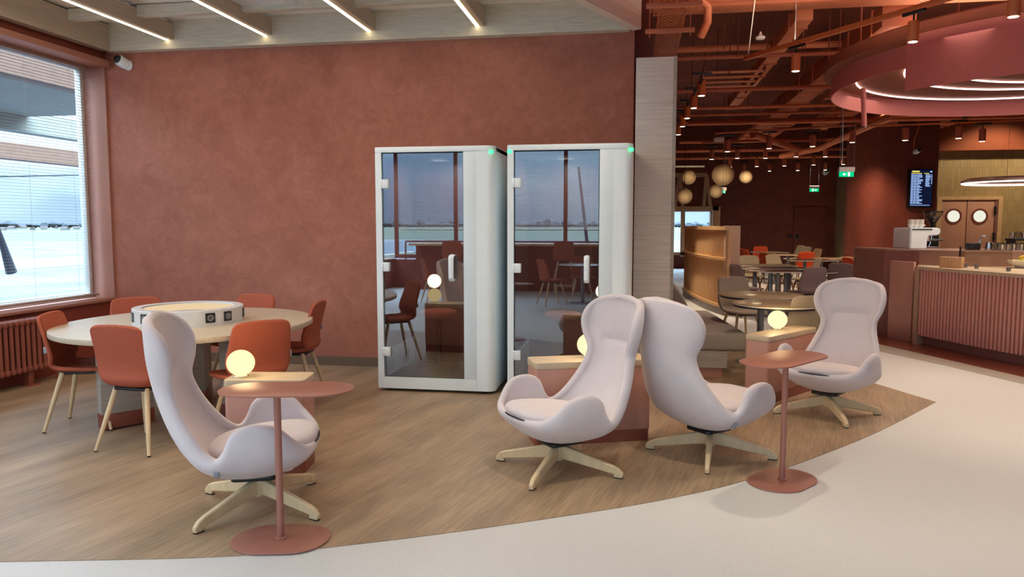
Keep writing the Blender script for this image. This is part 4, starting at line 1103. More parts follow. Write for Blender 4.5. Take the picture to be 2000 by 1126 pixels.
for y in (.12, .34):
    g_ = obj('group_head', lathe(B(), [(0, .12), (.035, .12), (.04, .16), (.04, .21), (0, .21)], 16, Matrix.Translation((W0(.43), y, 0))), 'chrome', t)
    bm = B(); tube(bm, [(W0(.43), y, .135), (W0(.5), y, .13), (W0(.72), y, .14)], [.012, .016, .02], 8); obj('portafilter', bm, 'black', g_)
    bm = B(); tube(bm, [(W0(.55), y + .06, .2), (W0(.53), y + .06, .1), (W0(.5), y + .06, .03)], .006, 6); obj('steam_wand', bm, 'chrome', t)
    bm = B(); tube(bm, [(W0(.58), y, .27), (W0(.66), y, .275)], [.012, .010], 6); obj('knob', bm, 'black', t)
# cups in three stacks
first = None; k = 0
for sx_ in (.07, .17, .27):
    for lvl in range(3):
        loc = Matrix.Rotation(YAW, 3, 'Z') @ Vector((W0(sx_ + .02), .12, 0)); loc = Vector((ml.x + loc.x, ml.y + loc.y, 1.17 + .281 + lvl * .03))
        if not first:
            first = thing('coffee_cup', 'small white cup stacked on top of the espresso machine', 'cup', loc, 0, 'stacked cups on the espresso machine')
            obj('bowl', lathe(B(), [(0, 0), (.022, 0), (.026, .004), (.038, .03), (.04, .048), (.037, .048), (.034, .03), (.022, .008), (0, .008)], 24), 'plate', first)
            bm = B(); tube(bm, [(.036, 0, .038), (.052, 0, .036), (.054, 0, .022), (.034, 0, .014)], .0035, 6); obj('handle', bm, 'plate', first)
        else: dup(first, loc, .6 * lvl)
# grinder
gm = D(1821, 445, 10.5)
t = thing('coffee_grinder', 'coffee grinder with a dark bean hopper behind the espresso machine', 'grinder', (gm.x, gm.y, 1.17), YAW)
t.scale = (.86, .86, .84)
obj('grinder_body', box(B(), -.08, .08, -.08, .08, 0, .34, .02), 'black', t)
obj('hopper', lathe(B(), [(.03, .34), (.035, .36), (.05, .40), (.14, .56), (.142, .59), (.138, .59), (.136, .56), (.045, .40), (.03, .36)], 32), 'barglass', t)
obj('beans', lathe(B(), [(0, .345), (.028, .345), (.045, .41), (.10, .49), (.09, .51), (0, .53)], 24), 'black', t)
obj('hopper_lid', lathe(B(), [(0, .59), (.15, .59), (.15, .605), (0, .61)], 32), 'black', t)
# things on the low counter
qb = D(1842, 500, 9.02); qa_ = math.atan2(f1_.y, f1_.x)
t = thing('wooden_box', 'honey coloured wooden box on the low bar counter', 'box', (qb.x, qb.y, .976), qa_)
obj('box_front', box(B(), -.02, .22, -.05, .05, 0, .13, .003), 'honey', t)
q = G(1868, 519, .975); tag(obj('price_card', box(B(), 0, .07, -.004, .004, 0, .115, mtx=Matrix.Translation((q.x, q.y, .975)) @ Matrix.Rotation(ba, 4, 'Z')), 'white'), 'small blank white card standing beside the wooden box', 'card')
ga, gb = G(1874, 521, .975), G(1975, 530, .975)
gv = gb - ga
t = thing('glass_guard', 'clear glass guard with steel clamps on the bar worktop', 'guard', (ga.x, ga.y, .975), math.atan2(gv.y, gv.x))
gl = gv.length
obj('glass_sheet', box(B(), 0, gl, -.004, .004, .02, .24), 'barglass', t)
obj('edge_profile', box(B(), -.008, .004, -.008, .008, .0, .25), 'black', t)
for f in (.12, .35, .95): obj('clamp', box(B(), f * gl - .02, f * gl + .02, -.015, .015, 0, .045, .004), 'greymetal', t)
for k, (px, py) in enumerate(((1886, 512), (1924, 509))):
    q = G(px, py + 4, .975); bm = B(); box(bm, q.x - .05, q.x + .05, q.y - .03, q.y + .03, .975, .985, .003); lathe(bm, [(0, .985), (.02, .985), (.02, 1.02), (.007, 1.03), (.007, 1.06), (0, 1.06)], 12, Matrix.Translation((q.x, q.y, 0)))
    tag(obj('cake_stand_clip', bm, 'greymetal'), 'small steel counter fitting, ' + ('left one' if k == 0 else 'right one') + ' behind the glass guard', 'fitting', 'steel fittings on the bar')
fb = G(1998, 523, .975); fb = fb + bd * .02
t = thing('fruit_bowl', 'pale blue-grey bowl on the bar worktop', 'bowl', (fb.x, fb.y, .975))
obj('bowl', lathe(B(), [(0, 0), (.09, 0), (.10, .01), (.17, .06), (.185, .09), (.18, .092), (.16, .065), (.09, .018), (0, .015)], 40), 'plate', t)
for k, (dx, dy, r) in enumerate(((-.09, -.03, .042), (-.045, -.085, .04), (.035, -.095, .042), (-.115, .05, .038), (-.02, .0, .04))):
    ft = thing('apple', ('yellow-green apple at the left rim of the fruit bowl', 'yellow apple at the front of the fruit bowl', 'green apple at the right side of the fruit bowl', 'yellow apple at the back of the fruit bowl', 'green apple under the bananas in the bowl')[k], 'apple', (fb.x + dx, fb.y + dy, .975 + .055 + (.02 if k == 4 else .01)))
    obj('flesh', lathe(B(), [(0, -r * .8), (r * .5, -r * .85), (r * .95, -r * .3), (r, .1 * r), (r * .8, r * .7), (r * .35, r * .85), (0, r * .7)], 20), 'apple', ft)
    bm = B(); tube(bm, [(0, 0, r * .7), (.004, 0, r * 1.15)], .002, 5); obj('stalk', bm, 'darkleg', ft)
for k in range(4):
    bm = B(); pts = []; rs = []
    for i in range(9):
        a = -.9 + 1.8 * i / 8; pts.append(Vector((.10 * math.sin(a), 0, .05 - .05 * math.cos(a)))); rs.append(.018 * (1 - abs(a / .9) ** 5 * .8))
    tube(bm, pts, rs, 8)
    o = obj('banana', bm, 'banana'); o.location = (fb.x + .03 + .01 * k, fb.y + .03 + .03 * k - .02, .975 + .115 + .018 * (k % 2)); o.rotation_euler = (R(160 + 10 * k), 0, ba + R(15 * k))
    tag(o, ('ripe banana at the front of the bunch in the bowl', 'second ripe banana of the bunch in the bowl', 'third ripe banana of the bunch in the bowl', 'rear ripe banana of the bunch in the bowl')[k], 'banana', 'bananas in the fruit bowl')
# back counter clutter: tap, jars, glasses, tray
rnd = random.Random(11)
q = D(1905, 483, 10.4)
def atop(px, dep, z=1.17): p = D(px, 480, dep); return (p.x, p.y, z)
t = thing('bar_tap', 'chrome tap curving over the sink on the tall counter', 'tap', atop(1913, 9.45))
bm = B(); tube(bm, [(0, 0, 0), (0, 0, .13), (.02, 0, .17), (.06, 0, .18), (.09, 0, .15)], .009, 8); obj('spout', bm, 'chrome', t)
bm = B(); tube(bm, [(0, 0, .06), (-.05, 0, .09)], .006, 6); obj('tap_lever', bm, 'chrome', t)
t = thing('milk_jug', 'small steel milk jug on the tall counter beside the tap', 'jug', atop(1931, 9.4))
obj('jug_body', lathe(B(), [(0, 0), (.04, 0), (.043, .02), (.034, .08), (.036, .1), (.033, .1), (.031, .08), (.04, .02), (0, .006)], 20), 'chrome', t)
bm = B(); tube(bm, [(.034, 0, .09), (.065, 0, .08), (.06, 0, .03), (.04, 0, .02)], .004, 6); obj('handle', bm, 'chrome', t)
tag(obj('knock_box', box(B(), -.07, .07, -.06, .06, 0, .09, .01, mtx=Matrix.Translation(atop(1900, 9.5))), 'black'), 'black knock box on the tall counter near the porthole doors', 'box')
gl0 = None
for k in range(22):
    px = 1944 + (k % 11) * 6.2 + rnd.uniform(-1.5, 1.5); dep = 9.36 + .22 * (k // 11) + rnd.uniform(-.03, .03)
    p = atop(px, dep)
    if gl0 is None:
        gl0 = tag(obj('glass_tumbler', lathe(B(), [(0, 0), (.026, 0), (.034, .09), (.032, .09), (.024, .006), (0, .006)], 16), 'barglass'), 'clear glass tumbler in the crowd of glasses on the tall counter', 'glass', 'glass tumblers on the tall counter'); gl0.location = p
    elif k % 2: c = gl0.copy(); sc.collection.objects.link(c); c.location = p
    else:
        if k == 2:
            mt = tag(obj('steel_cup', lathe(B(), [(0, 0), (.028, 0), (.036, .075), (.034, .075), (.026, .006), (0, .006)], 16), 'chrome'), 'small steel cup among the glasses on the tall counter', 'cup', 'steel cups on the tall counter'); mt.location = p
        else: c = mt.copy(); sc.collection.objects.link(c); c.location = p
q = atop(1992, 9.85, 1.17)
t = thing('bottle_rack', 'black tray rack full of upturned glasses at the right end of the tall counter', 'rack', q, YAW)
obj('tray', box(B(), -.14, .4, -.1, .1, .11, .14, .004), 'black', t)
for x in (-.12, .36): obj('rack_leg', box(B(), x - .01, x + .01, -.08, .08, 0, .11), 'black', t)
for k in range(7):
    c = (gl0 if k % 2 else mt).copy(); sc.collection.objects.link(c); p = Matrix.Rotation(YAW, 3, 'Z') @ Vector((-.11 + k * .075, 0, 0)); c.location = (q[0] + p.x, q[1] + p.y, 1.31)
    c['label'] = 'upturned glass on the black tray rack' if k % 2 else 'upturned steel cup on the black tray rack'; c['group'] = 'glasses on the tray rack' if k % 2 else 'steel cups on the tray rack'
    c.name = 'glass_tumbler' if k % 2 else 'steel_cup'


# ================================================================ CAFE TABLES AND CHAIRS
def cafe_table(label, p, r, top='greytop', h=.74, rb=.26, oval=1.0):
    t = thing('cafe_table', label, 'table', (p[0], p[1], 0), 0, 'cafe tables')
    obj('tabletop', prism(B(), ellipse(r, r * oval, 56), h - .012, h, .002), top, t)
    obj('table_rim', prism(B(), ellipse(r - .002, (r - .002) * oval, 56), h - .03, h - .0125, .003), 'black', t)
    obj('edge_band', prism(B(), ellipse(r + .0015, r * oval + .0015, 56), h - .012, h - .003), 'rim', t)
    obj('pedestal', lathe(B(), [(0, .01), (.036, .01), (.036, h - .03), (0, h - .03)], 20), 'greymetal', t)
    obj('base_disc', lathe(B(), [(0, 0), (rb, 0), (rb, .008), (rb - .02, .014), (0, .016)], 32), 'greymetal', t)
    return t


def rect_table(label, p, ang, w_, d_, top='darktop', h=.74):
    t = thing('cafe_table', label, 'table', (p[0], p[1], 0), ang, 'rectangular cafe tables')
    obj('tabletop', prism(B(), rrect(-w_ / 2, w_ / 2, -d_ / 2, d_ / 2, .03), h - .02, h, .003), top, t)
    obj('edge_band', prism(B(), rrect(-w_ / 2 - .002, w_ / 2 + .002, -d_ / 2 - .002, d_ / 2 + .002, .03), h - .018, h - .006), 'rim', t)
    for x in (-w_ / 2 + .25, w_ / 2 - .25):
        obj('leg', box(B(), x - .03, x + .03, -.03, .03, .012, h - .02, .004), 'greymetal', t)
        obj('foot_plate', box(B(), x - .2, x + .2, -.2, .2, 0, .012, .003), 'greymetal', t)
    return t


p2 = G(1487, 574.5, .74); p1 = G(1520, 592, .74)
cafe_table('round oak topped table by the curved screen, behind the other oak one', p2, .44)
cafe_table('round oak topped table nearest the right globe lamp', p1, .42)
def chair_at(px, py, face, fab, legm, lab, grp, z=.45):
    p = G(px, py, z); cid = fab + legm
    if cid not in chair_at.c: chair_at.c[cid] = swapper(fab, legm)
    o = dup(ch0, (p.x, p.y, 0), R(face) - PI / 2, lab, grp, swap=chair_at.c[cid]); o.name = 'dining_chair'
    return o
chair_at.c = {}
CG = 'cafe chairs'
def chair_D(px, dep, face, fab, legm, lab):
    p = D(px, 500, dep); cid = fab + legm
    if cid not in chair_at.c: chair_at.c[cid] = swapper(fab, legm)
    o = dup(ch0, (p.x, p.y, 0), R(face) - PI / 2, lab, CG, swap=chair_at.c[cid]); o.name = 'dining_chair'
def tab_D(lab, px, dep, w_, d_, top='darktop'): p = D(px, 500, dep); rect_table(lab, p, YAW, w_, d_, top)
def rtab_D(lab, px, dep, r, top): p = D(px, 500, dep); cafe_table(lab, p, r, top)
for a_ in ((1452, 8.95, -68, 'greyfab', 'leg', 'grey chair behind the round oak tables, beside the curved screen'),
           (1574, 7.0, 98, 'greyfab', 'leg', 'grey chair seen from behind, between the globe lamp and the right lounge chair'),
           (1574, 11.5, 112, 'mauve', 'darkleg', 'mauve chair seen from behind at the dark brown table'),
           (1458, 12.15, 30, 'mauve', 'darkleg', 'dark grey chair right behind the end of the curved screen'),
           (1467, 15.2, -86, 'beigefab', 'darkleg', 'beige chair facing the viewer behind the oak topped table'),
           (1526, 15.7, -55, 'beigefab', 'darkleg', 'beige chair turned right, beside the tilted red one'),
           (1511, 16.9, 20, 'orangefab', 'darkleg', 'tilted red chair left of the beige one in the middle of the cafe'),
           (1488, 21.6, -88, 'orangefab', 'darkleg', 'red chair facing the viewer at the head of the far oak table'),
           (1453, 21.4, 15, 'orangefab', 'darkleg', 'red chair half hidden by the end of the curved screen'),
           (1463, 20.2, 15, 'orangefab', 'darkleg', 'red chair side-on, second from the curved screen'),
           (1473, 19.2, 15, 'orangefab', 'darkleg', 'red chair side-on, third from the curved screen'),
           (1549, 22.4, 200, 'beigefab', 'darkleg', 'beige chair near the far door, leftmost of three'),
           (1562, 21.2, 200, 'beigefab', 'darkleg', 'beige chair near the far door, middle of three'),
           (1580, 19.7, 195, 'beigefab', 'darkleg', 'beige chair near the far door, rightmost of three'),
           (1566, 17.6, 105, 'orangefab', 'darkleg', 'red chair seen from behind in the middle of the cafe'),
           (1572, 14.2, 150, 'beigefab', 'darkleg', 'beige chair rising behind the mauve chair back'),
           (1632, 15.0, 125, 'beigefab', 'darkleg', 'beige chair at the round oak table, back to the viewer'),
           (1651, 12.6, 60, 'mauve', 'darkleg', 'dark mauve chair right of the round oak table'),
           (1678, 14.6, 15, 'orangefab', 'darkleg', 'bright red chair side-on near the bar'),
           (1688, 16.6, -100, 'beigefab', 'darkleg', 'beige chair against the red column'),
           (1612, 13.3, 160, 'wall_dark', 'darkleg', 'dark red chair left of the beige chair at the round table'),
           (1713, 13.9, 160, 'beigefab', 'darkleg', 'beige chair partly hidden by the mauve bar side')):
    chair_D(*a_)
tab_D('oak topped table behind the two dark brown tables', 1486, 13.9, 1.15, .7, 'greytop')
tab_D('dark brown table, farther one of the two', 1506, 13.05, 1.05, .7)
tab_D('dark brown table, nearer one beside the mauve chair', 1524, 12.2, .80, .7)
tab_D('pale oak table near the far red wall, beside the red chairs', 1503, 20.3, .8, .8, 'greytop')
tab_D('pale oak table in front of the one near the far red wall', 1526, 18.7, .85, .7, 'greytop')
tab_D('dark table in the middle of the cafe behind the mauve chair', 1588, 15.9, .85, .7)
rtab_D('large round oak table in front of the grey tiled wall', 1628, 16.6, .46, 'greytop')
rtab_D('small round dark table right of the mauve chair back', 1600, 11.9, .28, 'darktop')
rtab_D('small round table between the red chair and the mauve bar side', 1702, 14.6, .26, 'greytop')
q = D(1713, 492, 12.6); t = thing('order_terminal', 'dark order terminal standing left of the mauve bar side', 'terminal', (q.x, q.y, 0), YAW)
obj('column', box(B(), -.03, .03, -.03, .03, .02, 1.02), 'black', t); obj('terminal_head', box(B(), -.09, .09, -.06, .06, 1.0, 1.06, .01), 'black', t); obj('base', box(B(), -.14, .14, -.14, .14, 0, .02, .005), 'black', t)


# ================================================================ CEILING OF THE CAFE
def spot(loc, label, grp, s=1.0, power=0, track_z=None, col_='track', big=False):
    k = (s, col_)
    if k not in spot.c:
        t = thing('spotlight', label, 'spotlight', loc, 0, grp)
        obj('lamp_body', lathe(B(), [(0, -.0), (.043 * s, 0), (.045 * s, .006), (.045 * s, .17 * s), (.04 * s, .175 * s), (0, .175 * s)], 24), col_, t)
        obj('lens', lathe(B(), [(0, -.002), (.036 * s, -.002), (.036 * s, .001), (0, .001)], 20), 'lens', t)
        obj('stem', lathe(B(), [(0, .175 * s), (.008 * s, .175 * s), (.008 * s, .24 * s), (0, .24 * s)], 8), 'black', t)
        obj('adapter', box(B(), -.11 * s, .11 * s, -.012, .012, .235 * s, .262 * s, .002), 'black', t)
        spot.c[k] = t
    else: t = dup(spot.c[k], loc, 0, label, grp)
    if power: light('spot_beam', 'SPOT', (loc[0], loc[1], loc[2] - .02), power, (1, .86, .66), .04, spot=78, blend=.7)
    return t
spot.c = {}
# near track
ta, tb = G(1455, 118, 3.33), G(1880, -6, 3.33); tv = (tb - ta).normalized(); tang = math.atan2(tv.y, tv.x)
t = thing('lighting_track', 'orange lighting track sloping across the upper right of the hall', 'track', (ta.x, ta.y, 3.33), tang)
obj('rail', box(B(), 0, 5.2, -.02, .02, 0, .045, .002), 'track', t)
bm = B(); tube(bm, [(.05, 0, .04), (.12, .01, .6), (.2, .02, 1.57)], .006, 6); obj('power_cable', bm, 'rim', t)
for x in (.75, 2.2, 3.8):
    bm = B(); tube(bm, [(x, 0, .04), (x, 0, 1.57)], .0015, 5); obj('suspension_wire', bm, 'greymetal', t)
for x, lab in ((None, 'terracotta cylinder spotlight on the near track, leftmost'), (1, 'terracotta cylinder spotlight on the near track, middle one'), (2, 'terracotta cylinder spotlight on the near track, at the top edge')):
    px, py = {None: (1516, 133), 1: (1758, 76), 2: (1967, 28)}[x]
    q = G(px, py, 3.08); q = ta + tv * (Vector((q.x - ta.x, q.y - ta.y, 0)).dot(tv))
    sp = spot((q.x, q.y, 3.07), lab, 'spotlights on the near track', 1.0, 36); sp.rotation_euler[2] = tang
# receding track beside the panel
row = [(1370, 187, 10.0), (1355, 211, 11.1), (1342, 231, 12.3), (1333, 247, 13.6), (1325, 263, 15.2)]
for k, (px, py, dep) in enumerate(row):
    q = D(px, py, dep); spot((q.x, q.y, 3.22 if False else q.z), 'orange spotlight in the row receding beside the wood panel, number %s from the front' % ('one', 'two', 'three', 'four', 'five')[k], 'spotlights receding beside the panel', 1.15, 40 if k % 2 == 0 else 0)
a, b = D(1371, 160, 9.7), D(1322, 252, 15.6); bm = B(); tube(bm, [a + Vector((0, 0, .03)), b + Vector((0, 0, .03))], .02, 6); tag(obj('lighting_track', bm, 'black'), 'dark lighting track receding beside the wood panel', 'track')
q = D(1352, 250, 13.0); light('spot_beam', 'SPOT', (q.x, q.y, 3.1), 230, (1, .82, .58), .04, spot=70)
far_sp = [(1421, 296, 15, 0), (1502, 290, 15, 30), (1587, 286, 15, 0), (1665, 278, 15, 30), (1768, 274, 14, 30), (1872, 270, 14, 0), (1918, 276, 14, 30),
          (1390, 311, 18, 0), (1440, 309, 18, 30), (1495, 309, 18, 0), (1555, 306, 18, 30), (1612, 306, 18, 0), (1677, 305, 18, 30),
          (1426, 326, 21, 0), (1478, 325, 21, 30), (1532, 324, 21, 0), (1589, 322, 21, 30), (1453, 335, 23, 0), (1503, 334, 23, 0), (1558, 333, 23, 30), (1612, 332, 23, 0), (1647, 321, 22, 60)]
for k, (px, py, dep, pw_) in enumerate(far_sp):
    q = D(px, py, dep); spot((q.x, q.y, q.z), 'small brown cylinder spotlight hanging in the far rows of the cafe ceiling', 'far cafe spotlights', 1.3 if dep < 16 else 1.25, pw_ * 2.2, col_='ductdark')
def tr(a, b, label, r=.02, m='ductdark', name='lighting_track', cat='track', grp=None, n=8):
    bm = B(); tube(bm, [a, b], r, n); return tag(obj(name, bm, m), label, cat, grp)
U = Vector((0, 0, .30))
for k, (a, b, dep) in enumerate((((1395, 290), (1700, 272), 15), ((1370, 303), (1682, 297), 18), ((1405, 317), (1620, 313), 21), ((1440, 328), (1600, 325), 23))):
    tr(D(*a, dep) + U, D(*b, dep) + U, 'dark lighting track carrying far spotlights, row %s' % ('nearest', 'second', 'third', 'farthest')[k], .025)
tr(D(1700, 262, 14) + U * .5, D(2010, 250, 14) + U * .5, 'thin orange track in front of the brown bulkhead', .018, 'track')
tr(D(1880, 262, 14) + U, D(2010, 236, 12.5) + U, 'dark lighting track running towards the bar', .025, 'black')

# hung unseen spotlights over the lounge: some placed from shadows, most added to brighten
for k, (x, y, pw_) in enumerate(((-.42, 5.7, 40), (1.15, 5.2, 75), (2.6, 3.6, 45), (.4, 3.3, 110), (-1.6, .9, 90), (2.4, .4, 40), (-3.4, 1.4, 80), (4.2, 2.2, 30), (3.7, 6.6, 95))):
    pw_ *= (.8 if x > .5 else .75 if x > -1 else .2); spot((x, y, 3.40), 'unseen orange ceiling spotlight above the lounge, over the %s' % ('booths', 'wood panel', 'right floor', 'near floor', 'left floor', 'windows', 'left corner', 'far right floor', 'bar front')[k], 'spotlights above the lounge', 1.0, pw_)

# large beam, pipes, ducts, trays
def obx(name, label, cat, x0, x1, y0, y1, z0, z1, m='duct', grp=None, bev=.004): return tag(obj(name, box(B(), x0, x1, y0, y1, z0, z1, bev), m), label, cat, grp)
obx('ceiling_girder', 'broad orange-brown girder crossing the top of the cafe', 'girder', .15, 9, 9.9, 10.25, 4.22, 4.55)
t = thing('water_pipe', 'brown pipe with an elbow running in front of the girder', 'pipe', (0.6, 9.6, 4.22))
bm = B(); tube(bm, [(0.08, 0, .62), (0.08, 0, .1), (.1, 0, .03), (.17, 0, 0), (8, 0, 0)], .04, 10); obj('pipe_run', bm, 'duct', t)
for x in (.2, 2.2, 4.2): obj('pipe_clamp', lathe(B(), [(.04, -.02), (.05, -.02), (.05, .02), (.04, .02)], 12, Matrix.Translation((x, 0, 0)) @ Matrix.Rotation(PI / 2, 4, 'Y')), 'ductdark', t)
# perforated tray over the panel
t = thing('cable_tray', 'perforated orange cable tray running down above the wood panel', 'cable tray', (.28, 7.3, 3.35))
bm = B()
for k in range(46):
    y = -2.0 + k * .1
    for i in range(9): box(bm, -.11 + i * .025, -.11 + i * .025 + .012, y + (.05 if i % 2 else 0), y + .058 + (.05 if i % 2 else 0), 0, .002)
    box(bm, -.12, .12, y, y + .022, 0, .0025); box(bm, -.12, .12, y + .05, y + .07, 0, .0025)
box(bm, -.122, -.118, -2, 2.6, 0, .06); box(bm, .118, .122, -2, 2.6, 0, .06); obj('tray_bed', bm, 'track', t)
for y in (-1.2, -.75, .1):
    obj('cross_bar', box(B(), -.23, .23, y - .02, y + .02, -.045, -.005, .003), 'duct', t)
    for x in (-.19, .19):
        bm = B(); tube(bm, [(x, y, -.08), (x, y, 1.55)], .005, 6); obj('hanger_rod', bm, 'duct', t)
rnd = random.Random(21)
# pipes parallel to the girder at several depths
for k, (y, z, r, x0, x1, m) in enumerate(((11.6, 3.95, .03, .3, 6.5, 'ductdark'), (12.6, 4.3, .05, .3, 9, 'duct'), (13.2, 3.75, .035, .4, 6.2, 'ductdark'), (14.2, 3.6, .03, .5, 8, 'duct'), (14.35, 3.5, .025, .5, 8, 'ductdark'),
                                           (16.0, 3.55, .03, 1, 8, 'duct'), (17.4, 3.75, .06, .8, 9, 'ductdark'), (19.0, 3.5, .035, 1, 6, 'duct'), (20.8, 3.45, .04, 1, 6, 'ductdark'), (22.5, 3.4, .04, 1, 6.2, 'duct'), (10.8, 4.5, .03, .3, 9, 'ductdark'))):
    tr(Vector((x0, y, z)), Vector((x1, y, z)), 'brown pipe crossing the cafe ceiling, %s from the girder' % ('first', 'second', 'third', 'fourth', 'fifth', 'sixth', 'seventh', 'eighth', 'ninth', 'tenth', 'nearest one')[k], r, m, 'ceiling_pipe', 'pipe')
# ducts along the hall
for k, (x, w_, y0, y1, z0, h_, m) in enumerate(((3.1, .42, 10.6, 21, 4.05, .3, 'ductdark'), (4.3, .34, 11.5, 20, 3.85, .26, 'duct'), (5.5, .5, 11.0, 17.5, 4.1, .35, 'ductdark'), (2.05, .22, 10.7, 18.6, 4.2, .18, 'duct'), (7.2, .5, 11.0, 21.5, 3.95, .35, 'duct'))):
    t = thing('air_duct', 'square brown air duct running into the cafe, %s from the panel' % ('second', 'third', 'fourth', 'nearest', 'farthest')[k], 'duct', (x, y0, z0))
    obj('duct_run', box(B(), 0, w_, 0, y1 - y0, 0, h_, .01), m, t)
    y = .4
    while y < y1 - y0:
        obj('flange', box(B(), -.02, w_ + .02, y, y + .03, -.02, h_ + .02), 'duct' if m == 'ductdark' else 'ductdark', t); y += 1.15
# cross slats (ladder trays) seen from below
for k, (x, y0, n, z, w_, p_) in enumerate(((3.6, 13.0, 9, 3.95, .7, .34), (5.0, 15.5, 10, 3.75, .9, .32), (2.6, 17.5, 9, 3.7, .8, .36), (1.0, 12.2, 5, 3.85, .9, .42))):
    t = thing('ladder_tray', 'ladder shaped cable tray under the cafe ceiling, %s' % ('in front', 'behind the rose ring', 'in the far rows', 'beside the wood panel')[k], 'cable tray', (x, y0, z))
    bm = B()
    for i in range(n): box(bm, 0, w_, i * p_, i * p_ + .12, 0, .015)
    obj('rungs', bm, 'duct', t)
    bm = B(); box(bm, -.01, 0, -.1, n * p_, -.01, .07); box(bm, w_, w_ + .01, -.1, n * p_, -.01, .07); obj('side_rails', bm, 'ductdark', t)
# slanted duct from left to upper right + bent pipe
bm = B(); tube(bm, [D(1358, -10, 9.0), D(1383, 12, 9.0), D(1382, 42, 9.1), D(1368, 72, 9.2)], .05, 10); tag(obj('bent_pipe', bm, 'duct'), 'short bent orange pipe hanging in front of the girder', 'pipe')
bm = B(); tube(bm, [D(1470, 262, 16), D(1560, 292, 18)], .08, 8); tag(obj('slanted_pipe', bm, 'ductdark'), 'brown pipe slanting between the far spotlight rows', 'pipe')
bm = B(); tube(bm, [D(1525, 305, 19), D(1600, 290, 18), D(1700, 245, 15), D(1745, 228, 14)], .07, 8); tag(obj('slanted_pipe', bm, 'duct'), 'long orange pipe slanting up towards the rose ring', 'pipe')
for k in range(16):
    x = .5 + rnd.random() * 3.6; y = 11 + rnd.random() * 3.5
    tr(Vector((x, y, 3.7 + rnd.random() * .3)), Vector((x, y, 4.9)), 'thin dark hanger rod under the cafe ceiling', .008, 'ceildark', 'hanger_rod', 'rod', 'hanger rods in the cafe ceiling', 6)
bm = B(); b_ = D(1652, 0, 12); tube(bm, [D(1645, 320, 12), D(1647, 200, 12), D(1648, 100, 12)], .006, 5)
tag(obj('hanging_wire', bm, 'greymetal'), 'thin pale wire hanging down to the near exit sign', 'wire')
q = D(1485, 78, 9.5); tag(obj('smoke_detector', lathe(B(), [(0, 0), (.05, .01), (.062, .03), (.05, .045), (.02, .06), (.01, .1), (0, .1)], 24, Matrix.Translation(q)), 'ceil'), 'small pale smoke detector hanging behind the orange track', 'detector')
q = D(1404, 272, 15.5); tag(obj('sensor', box(B(), q.x - .1, q.x + .1, q.y - .05, q.y + .05, q.z - .04, q.z + .04, .01), 'ceil'), 'small pale sensor box among the far pipes', 'sensor')
bm = B(); tube(bm, [D(1686, 172, 9.3), D(1688, 246, 9.3)], .03, 10); bm2 = t = None
o = tag(obj('drop_pipe', bm, 'ring'), 'short rose coloured pipe hanging under the left side of the rose ring', 'pipe')
q = D(1688, 249, 9.3); s_ = obj('sprinkler_tip', lathe(B(), [(0, 0), (.02, .0), (.02, .03), (0, .03)], 10, Matrix.Translation(q)), 'chrome', o)

# exit signs
def exit_sign(px, py, dep, w_, label, rz, flip=False):
    q = D(px, py, dep); h = w_ * .32; t = thing('exit_sign', label, 'sign', (q.x, q.y, q.z), rz)
    obj('housing', box(B(), -w_ / 2, w_ / 2, -.03, .03, h, h + .08, .008), 'ceil', t)
    obj('sign_panel', box(B(), -w_ / 2 + .01, w_ / 2 - .01, -.006, .006, 0, h), 'exitgreen', t)
    s = -1 if flip else 1; u = h / 10; bm = B()
    def pr(pts, y=-.0085): prism(bm, [(s * a * u, b * u) for a, b in pts][:: (1 if s > 0 else -1)], 0, .002, mtx=Matrix.Translation((0, y, 0)) @ Matrix.Rotation(PI / 2, 4, 'X') )
    pr([(-8, 5), (-5, 8), (-5, 6.2), (-1.5, 6.2), (-1.5, 3.8), (-5, 3.8), (-5, 2)])
    pr([(2, 1.2), (6.5, 1.2), (6.5, 8.8), (2, 8.8), (2, 8), (3.0, 6.5), (2.2, 5), (3.5, 4), (2.4, 2.5)])
    obj('pictogram', bm, 'exitwhite', t)
    for x in (-w_ * .45, w_ * .45):
        bm = B(); tube(bm, [(x, 0, h + .08), (x, 0, 4.9 - q.z)], .004, 5); obj('wire', bm, 'greymetal', t)
exit_sign(1653, 345, 13, .27, 'green exit sign with an arrow and a doorway, hanging before the grey tiled wall', YAW)
exit_sign(1590, 374, 21, .27, 'smaller green exit sign hanging over the far red door', YAW, True)
q = D(1414, 377, 20); t = exit_sign(1414, 377, 18.5, .2, 'tiny green exit sign seen edge-on beside the paper globes', YAW + R(55))

# paper lantern globes
for k, (px, py, r_, m, lab) in enumerate(((1412, 341, 21, 'lantern', 'largest round paper globe lamp in the far cafe'), (1398, 373, 13.5, 'lantern', 'paper globe lamp right below the largest one'),
                                          (1337, 383, 15, 'lantern', 'paper globe lamp low beside the wood panel'), (1345, 346, 14, 'lantern', 'paper globe lamp high beside the wood panel'), (1457, 345, 12.5, 'lantern', 'small paper globe lamp glowing under a spotlight'))):
    dep = (20, 21.2, 19.2, 20.4, 19)[k]; q = D(px, py, dep); rr = r_ * dep / FPX
    t = thing('paper_globe', lab, 'lamp', (q.x, q.y, q.z), 0, 'paper globes in the far cafe')
    obj('globe_shade', lathe(B(), [(rr * math.sin(PI * i / 20) if 0 < i < 20 else 0, -rr * math.cos(PI * i / 20)) for i in range(21)], 36), m, t)
    bm = B(); tube(bm, [(0, 0, rr * .98), (0, 0, 4.9 - q.z)], .006, 5); obj('cord', bm, 'black', t)
    light('globe_light', 'POINT', (q.x - .05, q.y - rr - .35, q.z - rr * .4), 2.5 if k != 4 else 7, (1, .8, .5), .1)
